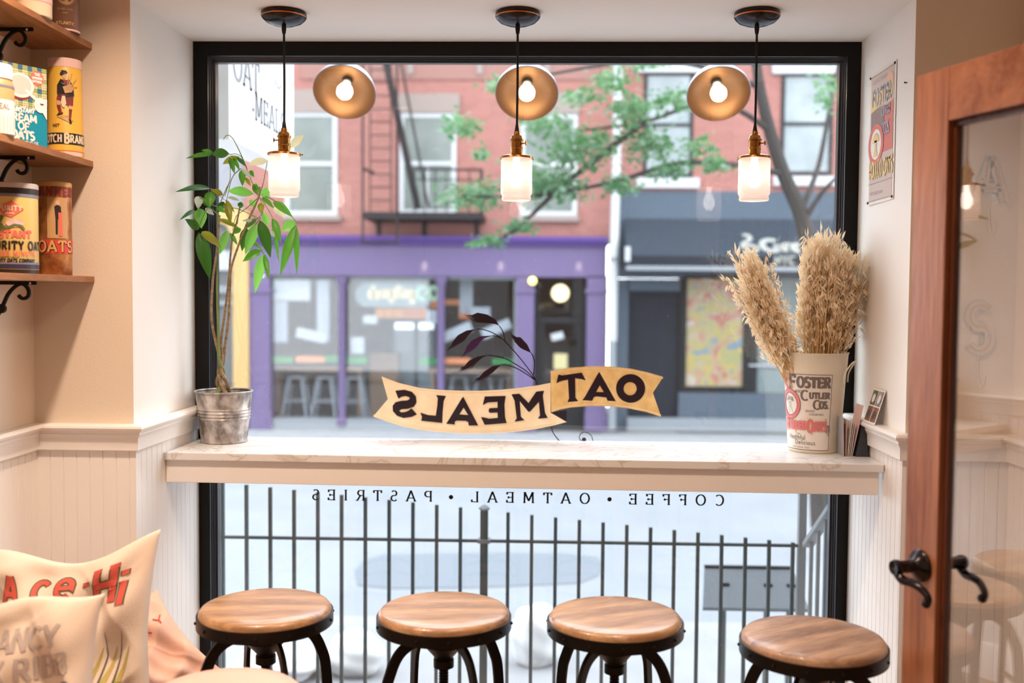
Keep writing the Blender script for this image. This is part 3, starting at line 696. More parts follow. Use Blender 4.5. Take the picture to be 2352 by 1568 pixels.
for z, nm in zip(SH, names):
    t = thing('wall_shelf', 'reddish oak %s shelf of the three on the left wall, on black scroll brackets' % nm, 'shelf', (-1.43, 2.3, z), 'oak wall shelves')
    MB().box(WX0 + .0005, SX, 1.5, WY - .0005, z, z + TH).build('board', shelfw, t, smooth=0, bevel=.0015)
    bracket(z, t)

# ---- tins, jars and boxes
lab = {}
def lm(name, c, rough=.45, metal=0.0): 
    lab[name] = mat('label_' + name, c, rough, metal); return lab[name]
for n, c in (('yellow', (.80, .46, .06)), ('paleyellow', (.78, .58, .20)), ('orange', (.72, .25, .045)), ('red', (.62, .06, .04)), ('coral', (.78, .17, .12)), ('navy', (.035, .03, .07)), ('black', (.02, .014, .012)), ('cream', (.82, .66, .46)),
             ('teal', (.0, .24, .36)), ('white', (.85, .80, .76)), ('green', (.14, .18, .06)), ('lime', (.42, .48, .18)), ('blue', (.03, .14, .32)), ('pink', (.85, .36, .42)), ('brown', (.20, .09, .05)), ('tan', (.55, .32, .14)), ('skin', (.70, .40, .24)), ('maroon', (.24, .03, .03)), ('silver', (.55, .50, .46)), ('gold', (.62, .36, .12)), ('grey', (.30, .26, .24)), ('slate', (.20, .22, .30)), ('palepink', (.84, .55, .50))):
    lm(n, c)
rust = mat('worn_tin_print', (.60, .28, .09), .35, .35, noise=(28, (.28, .08, .025)), bump=.2)
tinm = mat('bare_tin', (.62, .52, .46), .3, .9)
def can(name, label, x, y, z, r0, r1, h, body, lidm, shoulder=.0, grp='antique oat tins and jars on the shelves'):
    t = thing(name, label, 'tin', (x, y, z), grp)
    m = MB(); m.lathe([(0, z), (r0 - .001, z), (r0, z + .002), (r1, z + h - .014), (r1 - .001, z + h - .013), (0, z + h - .013)], (x, y, 0), 48); m.build('body', body, t)
    m = MB(); m.lathe([(0, z + h - .014), (r1 + .0012, z + h - .014), (r1 + .0012, z + h - .002), (r1 - .001, z + h), (r1 - .004, z + h - .002), (0, z + h - .002)], (x, y, 0), 48); m.build('lid', lidm, t)
    return t
def facing(x, y): return math.atan2(CAM.y - y, CAM.x - x)
def put(mb, t, name, mats): return mb.build(name, mats, t, smooth=0, fix=False)

# PURITY tin (bottom shelf, front)
z = SH[2] + TH; x, y, r, h = -1.434, 2.74, .0625, .243
t = can('oat_tin', 'yellow tin with red diamond emblem and navy bands on the bottom shelf', x, y, z, r, r, h, lab['paleyellow'], lab['silver'])
a0 = facing(x, y) - .12; f = cyl(x, y, r, z, a0, .0009); g = cyl(x, y, r, z, a0, .0016); g2 = cyl(x, y, r, z, a0, .0024)
for (ya, yb, mi) in ((0, .012, 1), (.014, .026, 0), (.026, .032, 2), (h - .030, h - .0145, 1), (h - .038, h - .030, 2)):
    m = MB(); grid(m, -.17, .17, ya, yb, f, 0, 40, 1); put(m, t, 'band', [[lab['navy'], lab['black'], lab['slate']][mi]])
m = MB(); deco(m, [(-.030, .172), (-.014, .186), (.004, .194), (.034, .172), (.004, .150), (-.014, .156)], g, 0, 3)
text(m, 'PURITY', g2, .014, y0=.167, th=.22, sp=.12, wx=.8, mi=1, center=True, seg=.004); text(m, 'BRAND', g2, .005, y0=.158, th=.2, mi=1, center=True, seg=.004); put(m, t, 'diamond_emblem', [lab['coral'], lab['cream']])
m = MB(); text(m, 'INSTANT', g, .019, x0=-.054, y0=.096, th=.30, sp=.10, wx=.95, mi=0, seg=.004)
text(m, 'PURITY OATS', g, .023, x0=-.052, y0=.064, th=.20, sp=.10, wx=.72, mi=1, seg=.004)
text(m, 'THREE MINUTE', g, .0125, x0=-.052, y0=.048, th=.16, sp=.16, wx=.85, mi=0, seg=.004, serif=.1)
text(m, 'MANUFACTURED BY', g, .0035, x0=-.025, y0=.042, th=.2, mi=1, seg=.004); text(m, 'PURITY OATS COMPANY', g, .009, x0=-.045, y0=.0315, th=.26, sp=.10, wx=.7, mi=1, slant=.2, seg=.004)
put(m, t, 'lettering', [lab['coral'], lab['black']])
m = MB(); deco(m, arc(.012, .135, .022, .011, 0, 350, 20), g, 0, 1)
ribbon(m, [(-.040, .120), (-.030, .130), (-.022, .145), (-.020, .150), (-.024, .152)], g2, .008, mi=1, seg=.003); ribbon(m, [(-.020, .126), (-.006, .122), (.010, .130), (.026, .128), (.034, .118)], g2, .006, mi=1, seg=.003); deco(m, [(-.045, .118), (-.028, .134), (-.018, .132), (-.010, .118), (-.03, .112)], g2, 1, 1)
put(m, t, 'bowl_picture', [lab['palepink'], lab['green']])

# OATS tin (bottom shelf, far)
x, y, r, h = -1.411, 2.93, .0455, .268
t = can('oat_tin', 'worn rust-coloured tin with red band and standing man picture on the bottom shelf', x, y, z, r, r, h, rust, lab['gold'])
a0 = facing(x, y) - .05; f = cyl(x, y, r, z, a0, .0009); g = cyl(x, y, r, z, a0, .0016); g2 = cyl(x, y, r, z, a0, .0026)
m = MB(); grid(m, -.12, .12, .062, .102, f, 0, 36, 2); put(m, t, 'band', [lab['red']])
m = MB(); grid(m, -.018, .038, .106, .222, f, 0, 10, 2); put(m, t, 'picture_panel', [lab['tan']])
m = MB(); text(m, 'OATS', f2 := cyl(x, y, r, z, a0, .0013), .032, y0=.0655, x0=-.0455, th=.22, sp=.08, wx=.88, mi=1, seg=.003)
text(m, 'OATS', g2, .032, y0=.067, x0=-.0470, th=.17, sp=.08, wx=.88, mi=0, seg=.003)
text(m, 'BANNER', g, .026, y0=.226, x0=-.062, th=.24, sp=.18, wx=.75, mi=2, seg=.003); put(m, t, 'lettering', [lab['gold'], lab['black'], lab['maroon']])
m = MB(); deco(m, arc(.010, .207, .006, .007, 0, 350, 14), g, 1, 1); deco(m, [(.001, .196), (.009, .202), (.018, .196), (.020, .160), (.004, .160)], g, 0, 1); deco(m, [(.004, .162), (.010, .162), (.009, .116), (.004, .118)], g, 0, 1); deco(m, [(.011, .180), (.021, .178), (.022, .112), (.012, .112)], g2, 2, 1)
put(m, t, 'standing_man_picture', [lab['black'], lab['skin'], lab['coral']])

# SCOTCH BRAND can (middle shelf, far)
z = SH[1] + TH; x, y, r, h = -1.386, 2.950, .0475, .280
t = thing('oat_canister', 'yellow cardboard canister with kilted bagpiper picture and dark lettered band on the middle shelf', 'canister', (x, y, z), 'antique oat tins and jars on the shelves')
m = MB(); m.lathe([(0, z), (r + .001, z), (r + .002, z + .006), (r + .001, z + .012), (r - .003, z + h - .004), (r - .005, z + h), (0, z + h)], (x, y, 0), 48); m.build('body', lab['yellow'], t)
a0 = facing(x, y) - .05; f = cyl(x, y, r + .0015, z, a0, .0006, r - .003, h); g = cyl(x, y, r + .0015, z, a0, .0016, r - .003, h); g2 = cyl(x, y, r + .0015, z, a0, .0026, r - .003, h)
m = MB(); grid(m, -.13, .13, h - .026, h - .001, f, 0, 36, 2); put(m, t, 'pale_top_band', [lab['palepink']])
m = MB(); grid(m, -.13, .13, .034, .066, f, 0, 36, 2); put(m, t, 'band', [lab['black']])
m = MB(); grid(m, -.13, .13, .015, .017, f, 0, 36, 1); put(m, t, 'band', [lab['coral']])
m = MB(); grid(m, .0, .055, .002, .013, f, 0, 10, 1); put(m, t, 'paper_patch', [lab['palepink']])
m = MB(); text(m, 'S', g, .030, y0=.035, x0=-.088, th=.2, wx=.7, serif=.1, seg=.003); xx = text(m, 'COTCH ', g, .022, y0=.039, x0=-.073, th=.2, wx=.62, serif=.08, seg=.003)
xx = text(m, 'B', g, .029, y0=.036, x0=xx - .003, th=.2, wx=.62, serif=.08, seg=.003); text(m, 'RAND OATS', g, .022, y0=.039, x0=xx, th=.2, wx=.62, serif=.08, seg=.003); text(m, 'NET', g, .008, y0=.083, x0=-.034, th=.18, mi=1, seg=.003)
put(m, t, 'lettering', [lab['cream'], lab['black']])
m = MB()
P2 = lambda pl, mi, fn=g: deco(m, pl, fn, mi, 1)
P2([(-.012, .232), (-.006, .243), (.006, .242), (.010, .236), (.002, .232), (-.006, .228)], 0, g2); P2(arc(.001, .228, .0065, .0095, 0, 350, 14), 1)
P2([(-.010, .218), (.001, .214), (.014, .218), (.026, .200), (.028, .172), (.020, .165), (-.014, .168), (-.020, .176), (-.020, .200)], 0)
P2([(-.004, .216), (.010, .216), (.012, .204), (.002, .202)], 2, g2); P2([(-.004, .196), (.018, .206), (.028, .196), (.020, .182), (.002, .178)], 3, g2)
P2([(-.020, .170), (-.004, .176), (.014, .172), (.026, .172), (.024, .145), (.010, .142), (-.004, .152), (-.022, .158)], 2); P2([(-.006, .170), (.002, .170), (.005, .150), (.000, .136), (-.006, .140), (-.009, .152)], 4, g2)
P2([(-.022, .158), (-.012, .156), (-.008, .150), (-.014, .140), (-.020, .142)], 1); P2([(-.020, .144), (-.010, .144), (-.006, .120), (-.013, .118)], 2, g2); P2([(-.022, .114), (-.004, .119), (-.004, .124), (-.016, .122)], 0)
P2([(.012, .144), (.019, .144), (.020, .130), (.013, .130)], 1); P2([(.012, .134), (.021, .134), (.017, .104), (.012, .104)], 2, g2); P2([(.011, .106), (.017, .106), (.020, .094), (.014, .092)], 0)
P2([(-.022, .112), (.012, .116), (.014, .106), (.026, .102), (.010, .098), (-.004, .104)], 5)
ribbon(m, [(.014, .204), (.022, .236)], g2, .003, mi=3); ribbon(m, [(.020, .200), (.036, .222)], g2, .003, mi=3); ribbon(m, [(.010, .200), (.012, .226)], g2, .003, mi=3); ribbon(m, [(.022, .196), (.038, .200)], g2, .003, mi=3)
put(m, t, 'bagpiper_picture', [lab['black'], lab['skin'], lab['maroon'], lab['tan'], lab['cream'], lab['gold']])

# CREAM OF OATS box
A = Vector((-1.3375, 2.74, 0)); D = Vector((-.515, -.857, 0)); Nn = Vector((.857, -.515, 0)); Bk = -Nn
t = thing('oatmeal_box', 'teal and tartan instant oatmeal box with red round badge on the middle shelf', 'box', tuple(A + Vector((0, 0, z))), 'antique oat tins and jars on the shelves')
Wb, Hb, Tb = .150, .2075, .045
q = [A, A + D * Wb, A + D * Wb + Bk * Tb, A + Bk * Tb]
m = MB(); m.hexa([(p.x, p.y, z) for p in q] + [(p.x, p.y, z + Hb) for p in q]); m.build('carton', lab['teal'], t, smooth=0, bevel=.0008)
def bx(off): return lambda u, v: A + D * (Wb - u) + Nn * off + Vector((0, 0, z + v))       # u runs left to right in view
m = MB()
for i in range(11):
    for j in range(8):
        u0 = i * .0136; v0 = Hb - (j + 1) * .0136
        deco(m, [(u0, v0), (u0 + .0136, v0), (u0 + .0136, v0 + .0136), (u0, v0 + .0136)], bx(.0004), (0 if (i + j) % 2 == 0 else (1 if j % 2 == 0 else 2)))
for i in range(11):
    for o in (.004, .0095): ribbon(m, [(i * .0136 + o, Hb), (i * .0136 + o, Hb - .1085)], bx(.0008), .0008, mi=3)
for j in range(8):
    for o in (.004, .0095): ribbon(m, [(0, Hb - j * .0136 - o), (Wb, Hb - j * .0136 - o)], bx(.0008), .0008, mi=3)
put(m, t, 'tartan_panel', [lab['lime'], lab['blue'], lab['cream'], lab['green']])
m = MB(); deco(m, arc(Wb - .028, Hb - .028, .019, .019, 0, 350, 24), bx(.0016), 0)
for i, s_ in enumerate(('THE', 'IMPROVED', 'OATMEAL')): text(m, s_, bx(.002), .0075 if i == 0 else .0058, x0=Wb - .028, y0=Hb - .022 - i * .0088, th=.26, wx=.7 if i else .8, center=True, mi=1)
put(m, t, 'round_badge', [lab['coral'], lab['white']])
m = MB(); deco(m, arc(Wb - .078, Hb - .060, .038, .032, 0, 350, 30), bx(.0014), 1); deco(m, arc(Wb - .076, Hb - .054, .038, .032, 0, 350, 30), bx(.0018), 0); deco(m, arc(Wb - .076, Hb - .053, .031, .025, 0, 350, 30), bx(.0021), 2)
ribbon(m, [(Wb - .062, Hb - .064), (Wb - .035, Hb - .083), (Wb - .018, Hb - .092)], bx(.0024), .008, mi=0); deco(m, arc(Wb - .020, Hb - .098, .018, .020, 60, 290, 20) + [(Wb - .002, Hb - .135), (Wb - .001, Hb - .08)], bx(.0022), 0); deco(m, arc(Wb - .016, Hb - .093, .006, .005, 180, 360, 8), bx(.0026), 1)
put(m, t, 'bowl_picture', [lab['white'], lab['maroon'], lab['palepink']])
m = MB()
text(m, 'INSTANT', bx(.0012), .0135, x0=.058, y0=.084, th=.24, sp=.03, wx=.72, slant=.25); text(m, 'CREAM', bx(.0012), .0205, x0=.034, y0=.060, th=.24, sp=.02, wx=.95); text(m, 'OF', bx(.0012), .0195, x0=.066, y0=.0385, th=.22, sp=.03); text(m, 'OATS', bx(.0012), .0225, x0=.046, y0=.0135, th=.24, sp=.0, wx=.9)
text(m, 'NET WT 10 OZ'.replace('10', 'IO'), bx(.0012), .0065, x0=.060, y0=.004, th=.2, sp=.1)
put(m, t, 'lettering', [lab['white']])

# glass jar
x, y = -1.368, 2.545
t = thing('jar', 'white-lidded glass jar of oatmeal at the left picture edge, on the middle shelf', 'jar', (x, y, z), 'antique oat tins and jars on the shelves')
m = MB(); m.lathe([(0, z), (.036, z), (.039, z + .004), (.039, z + .125), (.033, z + .140), (0, z + .140)], (x, y, 0), 36); m.build('jar_body', lab['tan'], t)
m = MB(); m.lathe([(0, z + .140)] + [(.0355 + .001 * (k % 2), z + .141 + k * .004) for k in range(9)] + [(.034, z + .177), (0, z + .178)], (x, y, 0), 36); m.build('lid', lab['white'], t)
f = cyl(x, y, .039, z, facing(x, y) + .1, .0006); g = cyl(x, y, .039, z, facing(x, y) + .1, .0014)
m = MB(); grid(m, -.07, .07, .004, .088, f, 0, 24, 2); grid(m, -.07, .07, .118, .124, f, 2, 24, 1); text(m, 'OATMEAL', g, .014, x0=-.042, y0=.064, th=.14, wx=.72, mi=1, seg=.003)
for k in range(9): ribbon(m, [(-.035 + k * .009, .05), (-.035 + k * .009, .01)], g, .002, mi=3)
put(m, t, 'paper_label', [lab['white'], lab['grey'], lab['slate'], lab['palepink']])

# top shelf
z = SH[0] + TH
x, y, r = -1.362, 2.905, .0385
t = can('oat_tin', 'brown tin with pale oval at the far end of the top shelf', x, y, z, r, r, .20, lab['brown'], lab['silver'])
f = cyl(x, y, r, z, facing(x, y), .0008); g = cyl(x, y, r, z, facing(x, y), .0018)
m = MB(); deco(m, arc(.002, .110, .026, .038, 0, 350, 26), f, 0, 1); ribbon(m, arc(.002, .110, .028, .040, 0, 360, 30), g, .0012, mi=0)
text(m, 'STEEL CUT', g, .0055, y0=.056, th=.14, center=True, mi=0, seg=.003); text(m, 'OAT', g, .005, y0=.046, th=.14, center=True, mi=0, seg=.003); text(m, 'ATLANTIC', g, .009, y0=.016, th=.2, center=True, wx=.8, serif=.1, mi=0, seg=.003); grid(m, -.11, .11, .001, .006, f, 1, 30, 1); put(m, t, 'printed_label', [lab['tan'], lab['palepink']])
x, y, r = -1.372, 2.74, .0475
t = can('oat_tin', 'pale pink and cream tin cut by the top picture edge on the top shelf', x, y, z, r, r, .20, lab['cream'], lab['silver'])
f = cyl(x, y, r, z, facing(x, y), .0008); g = cyl(x, y, r, z, facing(x, y), .0018)
m = MB(); grid(m, -.14, .14, .038, .18, f, 0, 36, 2); grid(m, -.14, .14, .035, .038, f, 1, 36, 1); deco(m, arc(-.026, .058, .014, .014, 0, 350, 20), g, 1, 1); text(m, 'OATMEAL', g, .012, x0=-.004, y0=.062, th=.18, wx=.6, mi=1, seg=.003); text(m, 'PREPARED', g, .006, x0=-.012, y0=.048, th=.18, wx=.8, mi=2, seg=.003); put(m, t, 'printed_label', [lab['palepink'], lab['pink'], lab['grey']])

# ================================================================== potted money tree
galv = mat('galvanised_steel', (.60, .55, .52), .42, .35, noise=(30, (.17, .15, .135), (1, 1, .7)), bump=.1)
soil = mat('dark_soil', (.03, .018, .01), .9, bump=.6)
bark = mat('young_bark', (.15, .11, .05), .6, noise=(20, (.34, .22, .12), (1, 1, 4)))
gstem = mat('green_stem', (.16, .22, .05), .5)
LM = [leafmat('leaf_dark', (.035, .12, .016)), leafmat('leaf_mid', (.085, .26, .03)), leafmat('leaf_light', (.17, .42, .09), .6), leafmat('leaf_olive', (.24, .23, .025)), leafmat('leaf_backlit_pale', (.72, .60, .48), .5), leafmat('leaf_silver', (.55, .62, .58), .2)]  # lamp backlight on the palest leaves is put into their colour
PLY = 3.475
pc = P(515, 900, PLY); PXc = P(515, 1008, PLY).x
t = thing('potted_tree', 'braided-trunk leafy potted tree in a galvanised steel pot on the marble counter', 'plant', (PXc, PLY, CT))
pr = [(0, 0), (.076, 0), (.079, .002), (.079, .005), (.0775, .007), (.0855, .080), (.0885, .084), (.0855, .089), (.089, .095), (.0865, .100), (.090, .106), (.0875, .111), (.091, .117), (.0885, .121), (.095, .172), (.0985, .174), (.099, .178), (.0965, .180), (.0935, .176), (.0925, .165), (0, .165)]
m = MB(); m.lathe([(r_, CT + z_ * .985) for r_, z_ in pr[:-2]], (PXc, PLY, 0), 64, cap=False); m.build('pot', galv, t, smooth=50)
m = MB(); m.lathe([(0, CT + .162), (.09, CT + .160)], (PXc, PLY, 0), 32, cap=False); m.build('soil', soil, t)
def z5(u, v, dy=0): return P(400 + u / 3.92, 300 + v / 3.92, PLY + dy)
def z2(u, v, dy=0): return P(380 + u / 2.0105, 280 + v / 2.0105, PLY + dy)
stems = [
 ([(278, 1256, -.02), (262, 1215, -.01), (246, 1160, .012), (252, 1110, .012), (243, 1060, -.005), (217, 940, -.01), (213, 830, -.01), (222, 700, -.02), (236, 600, -.02), (250, 430, -.02)], .0058, bark),
 ([(240, 1256, .0), (256, 1205, .015), (268, 1150, .0), (248, 1100, -.012), (246, 1000, -.01), (240, 850, .0), (238, 700, .01), (243, 540, .01), (238, 395, .01)], .0050, gstem),
 ([(296, 1256, .0), (282, 1200, -.014), (258, 1150, -.01), (262, 1085, .0), (258, 1000, .0), (275, 880, .01), (293, 720, .01), (300, 620, .01), (312, 520, .01), (330, 460, .01), (345, 385, .01)], .0048, bark),
 ([(262, 1256, .02), (240, 1200, .01), (262, 1130, .015), (272, 1060, .01), (292, 900, .0), (298, 760, .0), (303, 680, -.01), (332, 585, -.01), (380, 460, -.02), (430, 350, -.02), (436, 300, -.02)], .0052, bark)]
for pts, r_, mt in stems:
    sp = smoothpath([z2(*p) for p in pts], 6); n = len(sp)
    m = MB(); m.tube(sp, [r_ * (1.55 - 1.0 * min(1, i / n * 1.3)) if i / n < .3 else r_ * (1.16 - .62 * i / n) for i in range(n)], 10); m.build('trunk', mt, t, smooth=60)
pet = [[(325, 630, .01), (340, 560, 0), (325, 520, -.02)], [(400, 690), (300, 650), (225, 592)], [(400, 760), (300, 700), (215, 890)], [(420, 640), (470, 520), (500, 455), (505, 350), (500, 240)], [(500, 455), (455, 590)], [(760, 590), (800, 480), (840, 270)],
       [(760, 590), (690, 440), (600, 230), (490, 215)], [(800, 580), (950, 660), (1095, 815)], [(780, 610), (840, 700), (885, 780)], [(400, 690), (560, 700), (750, 785)], [(590, 690), (580, 760), (570, 840)], [(655, 340), (600, 210), (540, 90), (500, 45), (465, 48), (445, 80)],
       [(760, 600), (650, 700), (560, 770), (525, 900)], [(600, 340), (520, 430), (470, 640)], [(640, 850), (750, 790), (800, 720), (770, 600)], [(780, 780), (700, 920), (785, 1075)], [(785, 1075), (805, 1110)], [(330, 520), (380, 560), (450, 620)]]
for p in pet:
    sp = smoothpath([z5(q[0], q[1], q[2] if len(q) > 2 else random.uniform(-.02, .02)) for q in p], 5)
    m = MB(); m.tube(sp, [.0018 - .0008 * i / len(sp) for i in range(len(sp))], 6); m.build('leaf_stalk', gstem, t, smooth=60)
LV = [(340,215,105,250,40,1),(350,200,245,175,35,1),(495,205,340,215,85,0),(590,235,437,300,60,3),(500,245,545,390,50,1),(530,240,590,360,35,1),(560,240,655,330,35,0),(325,520,10,552,50,0),(440,580,330,530,50,3),(325,550,320,690,95,1),
 (225,590,215,710,75,5),(230,600,330,700,45,1),(230,700,245,880,110,2),(190,720,48,805,35,0),(215,890,97,795,75,0),(220,915,320,1335,120,0),(245,910,425,1055,75,3),(715,570,480,545,85,2),(610,350,615,500,60,1),(700,430,600,340,40,5),
 (770,560,905,575,90,2),(790,600,900,700,45,1),(890,640,1070,780,70,1),(1090,820,970,905,90,2),(1095,850,955,1305,85,1),(1100,850,1105,1300,50,1),(880,780,945,1190,40,1),(890,790,960,1010,65,1),(770,805,868,1145,105,0),(650,870,610,1085,80,0),
 (745,840,640,1115,95,2),(785,1075,617,1178,75,1),(800,1110,728,1462,85,2),(810,1110,855,1345,50,1),(745,790,650,880,40,0),(480,900,410,1115,75,2),(500,920,570,1030,40,1),(470,640,510,840,65,3),(385,795,590,880,45,3),(600,640,595,700,50,0),
 (780,650,785,750,60,3),(840,270,665,305,65,4),(1040,160,1165,40,70,4),(890,690,1000,790,50,4),(390,690,460,740,50,1),(600,880,530,930,50,1),(800,740,850,860,60,2),(680,620,740,700,55,2),(720,480,750,580,60,1),(280,700,360,760,50,5),
 (450,640,390,740,60,0),(690,990,800,1080,30,1),(480,600,590,630,30,5),(700,810,610,812,28,5),(680,360,720,420,40,1),(760,520,700,490,50,1),(220,930,265,990,40,2),(640,420,690,500,35,3),(460,620,545,740,30,3),(870,900,905,960,40,5)]
for (u0, v0, u1, v1, w, mi) in LV:
    q_ = lambda u: -.15 * max(0, 230 - u) / 230
    dy0 = random.uniform(-.02, .02) + q_(u0); dy1 = dy0 + random.uniform(-.03, .02) + q_(u1) - q_(u0)
    a = z5(u0, v0, dy0); b = z5(u1, v1, dy1); ax = b - a; L = ax.length; ax.normalize()
    view = (CAM - a).normalized(); side = ax.cross(view).normalized(); nm = side.cross(ax).normalized()
    if nm.dot(view) < 0: nm = -nm
    wd = w / 3.92 / F * PLY / 2 * 1.04; m = MB(); rows = []; N = 9; tw = random.uniform(-.35, .35)
    for i in range(N + 1):
        s = i / N; hw = wd * (math.sin(math.pi * min(1, s ** .85)) ** .9 if 0 < s < 1 else .02)
        c = a + ax * (L * s) + Vector((0, 0, 1)) * (math.sin(math.pi * s) * L * .05) + nm * (math.sin(math.pi * s) * L * .05)
        sd = side * math.cos(tw * s) + nm * math.sin(tw * s)
        for k, q in enumerate((-1, -.5, 0, .5, 1)): rows.append(c + sd * (hw * q) + nm * (abs(q) * hw * .28) + nm * (.0006 * math.sin(i * 2.4 + k)))
    m.add(rows, [(i * 5 + k, i * 5 + k + 1, (i + 1) * 5 + k + 1, (i + 1) * 5 + k) for i in range(N) for k in range(4)])
    m.build('leaf', LM[mi], t, smooth=80, fix=False)

# ================================================================== oat bucket
buck = mat('cream_enamel', (.82, .76, .63), .5, noise=(6, (.76, .67, .50)))
BY = 3.44; bc = P(1868, 1030, BY); BX = bc.x; BH = .330
t = thing('bucket', 'tall cream metal bucket with printed rolled oats label standing on the marble counter', 'bucket', (BX, BY, CT))
pr = [(0, 0), (.080, 0), (.083, .003), (.084, .010), (.0825, .013), (.0845, .018), (.100, .262), (.1015, .266), (.1010, .272), (.1025, .280), (.1060, BH - .004), (.1085, BH - .002), (.1085, BH), (.1055, BH), (.1030, BH - .006), (.080, .02), (0, .02)]
m = MB(); m.lathe([(r_, CT + z_) for r_, z_ in pr], (BX, BY, 0), 72, cap=False); m.build('pail', buck, t, smooth=50)
for s_, an in ((1, -28), (-1, 152)):
    a = R_(an); d = Vector((math.cos(a), math.sin(a), 0)); tg = Vector((-math.sin(a), math.cos(a), 0)); c = Vector((BX, BY, CT))
    pts = [c + d * .1005 + tg * -.030 + Vector((0, 0, .232)), c + d * .103 + tg * -.030 + Vector((0, 0, .262)), c + d * .122 + tg * -.022 + Vector((0, 0, .296)), c + d * .132 + Vector((0, 0, .304)), c + d * .122 + tg * .022 + Vector((0, 0, .296)), c + d * .103 + tg * .030 + Vector((0, 0, .262)), c + d * .1005 + tg * .030 + Vector((0, 0, .232))]
    m = MB(); m.tube(smoothpath(pts, 5), .0026, 8); m.build('wire_handle', buck, t, smooth=60)
lc = facing(BX, BY) - .33
def bk(off):
    def fn(x, y):
        r_ = .0845 + (.100 - .0845) * (y - .018) / .244 + off; a = lc + x / .092; return Vector((BX + r_ * math.cos(a), BY + r_ * math.sin(a), CT + y))
    return fn
ink = mat('grey_brown_ink', (.17, .14, .13), .5); ink2 = mat('thin_ink', (.10, .09, .09), .5); pkr = mat('pink_red_ink', (.74, .20, .20), .5); paper = mat('cream_paper', (.84, .76, .68), .5); peachp = mat('peach_scroll', (.84, .62, .46), .5); blush = mat('blush_ink', (.78, .38, .38), .5)
m = MB(); grid(m, -.092, .083, .012, .260, bk(.0008), 0, 40, 6); put(m, t, 'label', [paper])
m = MB(); ribbon(m, [(-.092, .012), (.083, .012), (.083, .260), (-.092, .260)], bk(.0014), .0014, closed=True, seg=.006); put(m, t, 'label_border', [ink2])
b1 = bk(.0022); b2 = bk(.0032)
m = MB()
text(m, 'F', b1, .048, x0=-.056, y0=.211, th=.20, tn=.12, serif=.1, wx=.8, seg=.004); text(m, 'OSTER', b1, .036, x0=-.024, y0=.217, th=.26, tn=.13, serif=.06, wx=.69, sp=.03, seg=.004)
text(m, 'C', b1, .034, x0=-.012, y0=.175, th=.2, tn=.1, wx=.9, seg=.004); text(m, 'UTLER', b1, .021, x0=.015, y0=.182, th=.26, tn=.13, wx=.74, sp=.03, serif=.1, seg=.004)
text(m, 'C', b1, .031, x0=.027, y0=.147, th=.2, tn=.1, wx=.85, seg=.004); text(m, 'OS.', b1, .024, x0=.046, y0=.150, th=.28, tn=.14, wx=.62, sp=.03, seg=.004); text(m, 'AND', b1, .009, x0=-.034, y0=.200, th=.14, slant=.2, seg=.004)
put(m, t, 'maker_lettering', [ink])
m = MB(); text(m, 'QUICK', b1, .0066, x0=.003, y0=.138, th=.14, wx=1.1, seg=.004); text(m, 'COOKING', b1, .0066, x0=.015, y0=.127, th=.14, wx=1.1, seg=.004)
text(m, 'Healthful', b1, .0160, x0=-.064, y0=.045, th=.09, wx=.82, seg=.004); text(m, 'Delicious', b1, .0150, x0=-.036, y0=.029, th=.10, wx=1.0, seg=.004); text(m, 'FORT DODGE. IOWA', b1, .0042, x0=-.050, y0=.0175, th=.14, wx=1.1, sp=.2, seg=.004)
put(m, t, 'small_lettering', [ink2])
m = MB(); c_ = (-.056, .160)
deco(m, arc(*c_, .043, .050, 0, 355, 40), b1, 0, 2, holes=[arc(*c_, .031, .037, 0, 355, 30)]); ribbon(m, arc(*c_, .043, .050, 0, 360, 40), b2, .0012, mi=1); ribbon(m, arc(*c_, .031, .037, 0, 360, 30), b2, .0012, mi=1)
for k in range(16):
    a = R_(160 * k / 15 + 10); rr = .019 + .004 * math.sin(k * 5); ribbon(m, [(c_[0] + rr * .6 * math.cos(a), c_[1] + .008 + rr * .3 * math.sin(a)), (c_[0] + rr * math.cos(a), c_[1] + .008 + rr * .9 * math.sin(a)), (c_[0] + (rr - .003) * math.cos(a + .25), c_[1] + .008 + rr * .75 * math.sin(a + .25))], b2, .0011, mi=1)
for dx in (-.006, .0, .007): ribbon(m, [(c_[0] + dx, c_[1] + .006), (c_[0] + dx * .8, c_[1] - .008), (c_[0] + dx * 2.1, c_[1] - .03)], b2, .0012, mi=1)
ribbon(m, [(c_[0] - .006, c_[1] + .006), (c_[0] + .007, c_[1] + .006)], b2, .0012, mi=1)
deco(m, arc(-.070, .232, .018, .024, 0, 355, 24), b1, 2, 1)
put(m, t, 'round_emblem', [pkr, ink2, blush])
m = MB(); deco(m, [(-.088, .118), (.068, .116), (.073, .070), (.080, .060), (-.088, .068)], b1, 0, 2); ribbon(m, [(-.088, .118), (.068, .116), (.073, .070), (.081, .060), (-.02, .064), (-.088, .068)], b2, .0014, mi=1); ribbon(m, [(.073, .070), (.076, .094), (.081, .091), (.080, .070)], b2, .0022, mi=1)
put(m, t, 'scroll', [peachp, ink2])
b3 = bk(.0038)
m = MB(); text(m, 'R', b3, .038, x0=-.080, y0=.074, th=.2, tn=.12, wx=.60, seg=.004); text(m, 'OLLED', b3, .029, x0=-.054, y0=.078, th=.26, tn=.15, wx=.48, sp=.04, seg=.004); text(m, 'O', b3, .043, x0=.009, y0=.070, th=.20, tn=.1, wx=.50, seg=.004); text(m, 'ATS', b3, .032, x0=.031, y0=.075, th=.26, tn=.14, wx=.52, sp=.03, seg=.004)
put(m, t, 'product_lettering', [pkr])

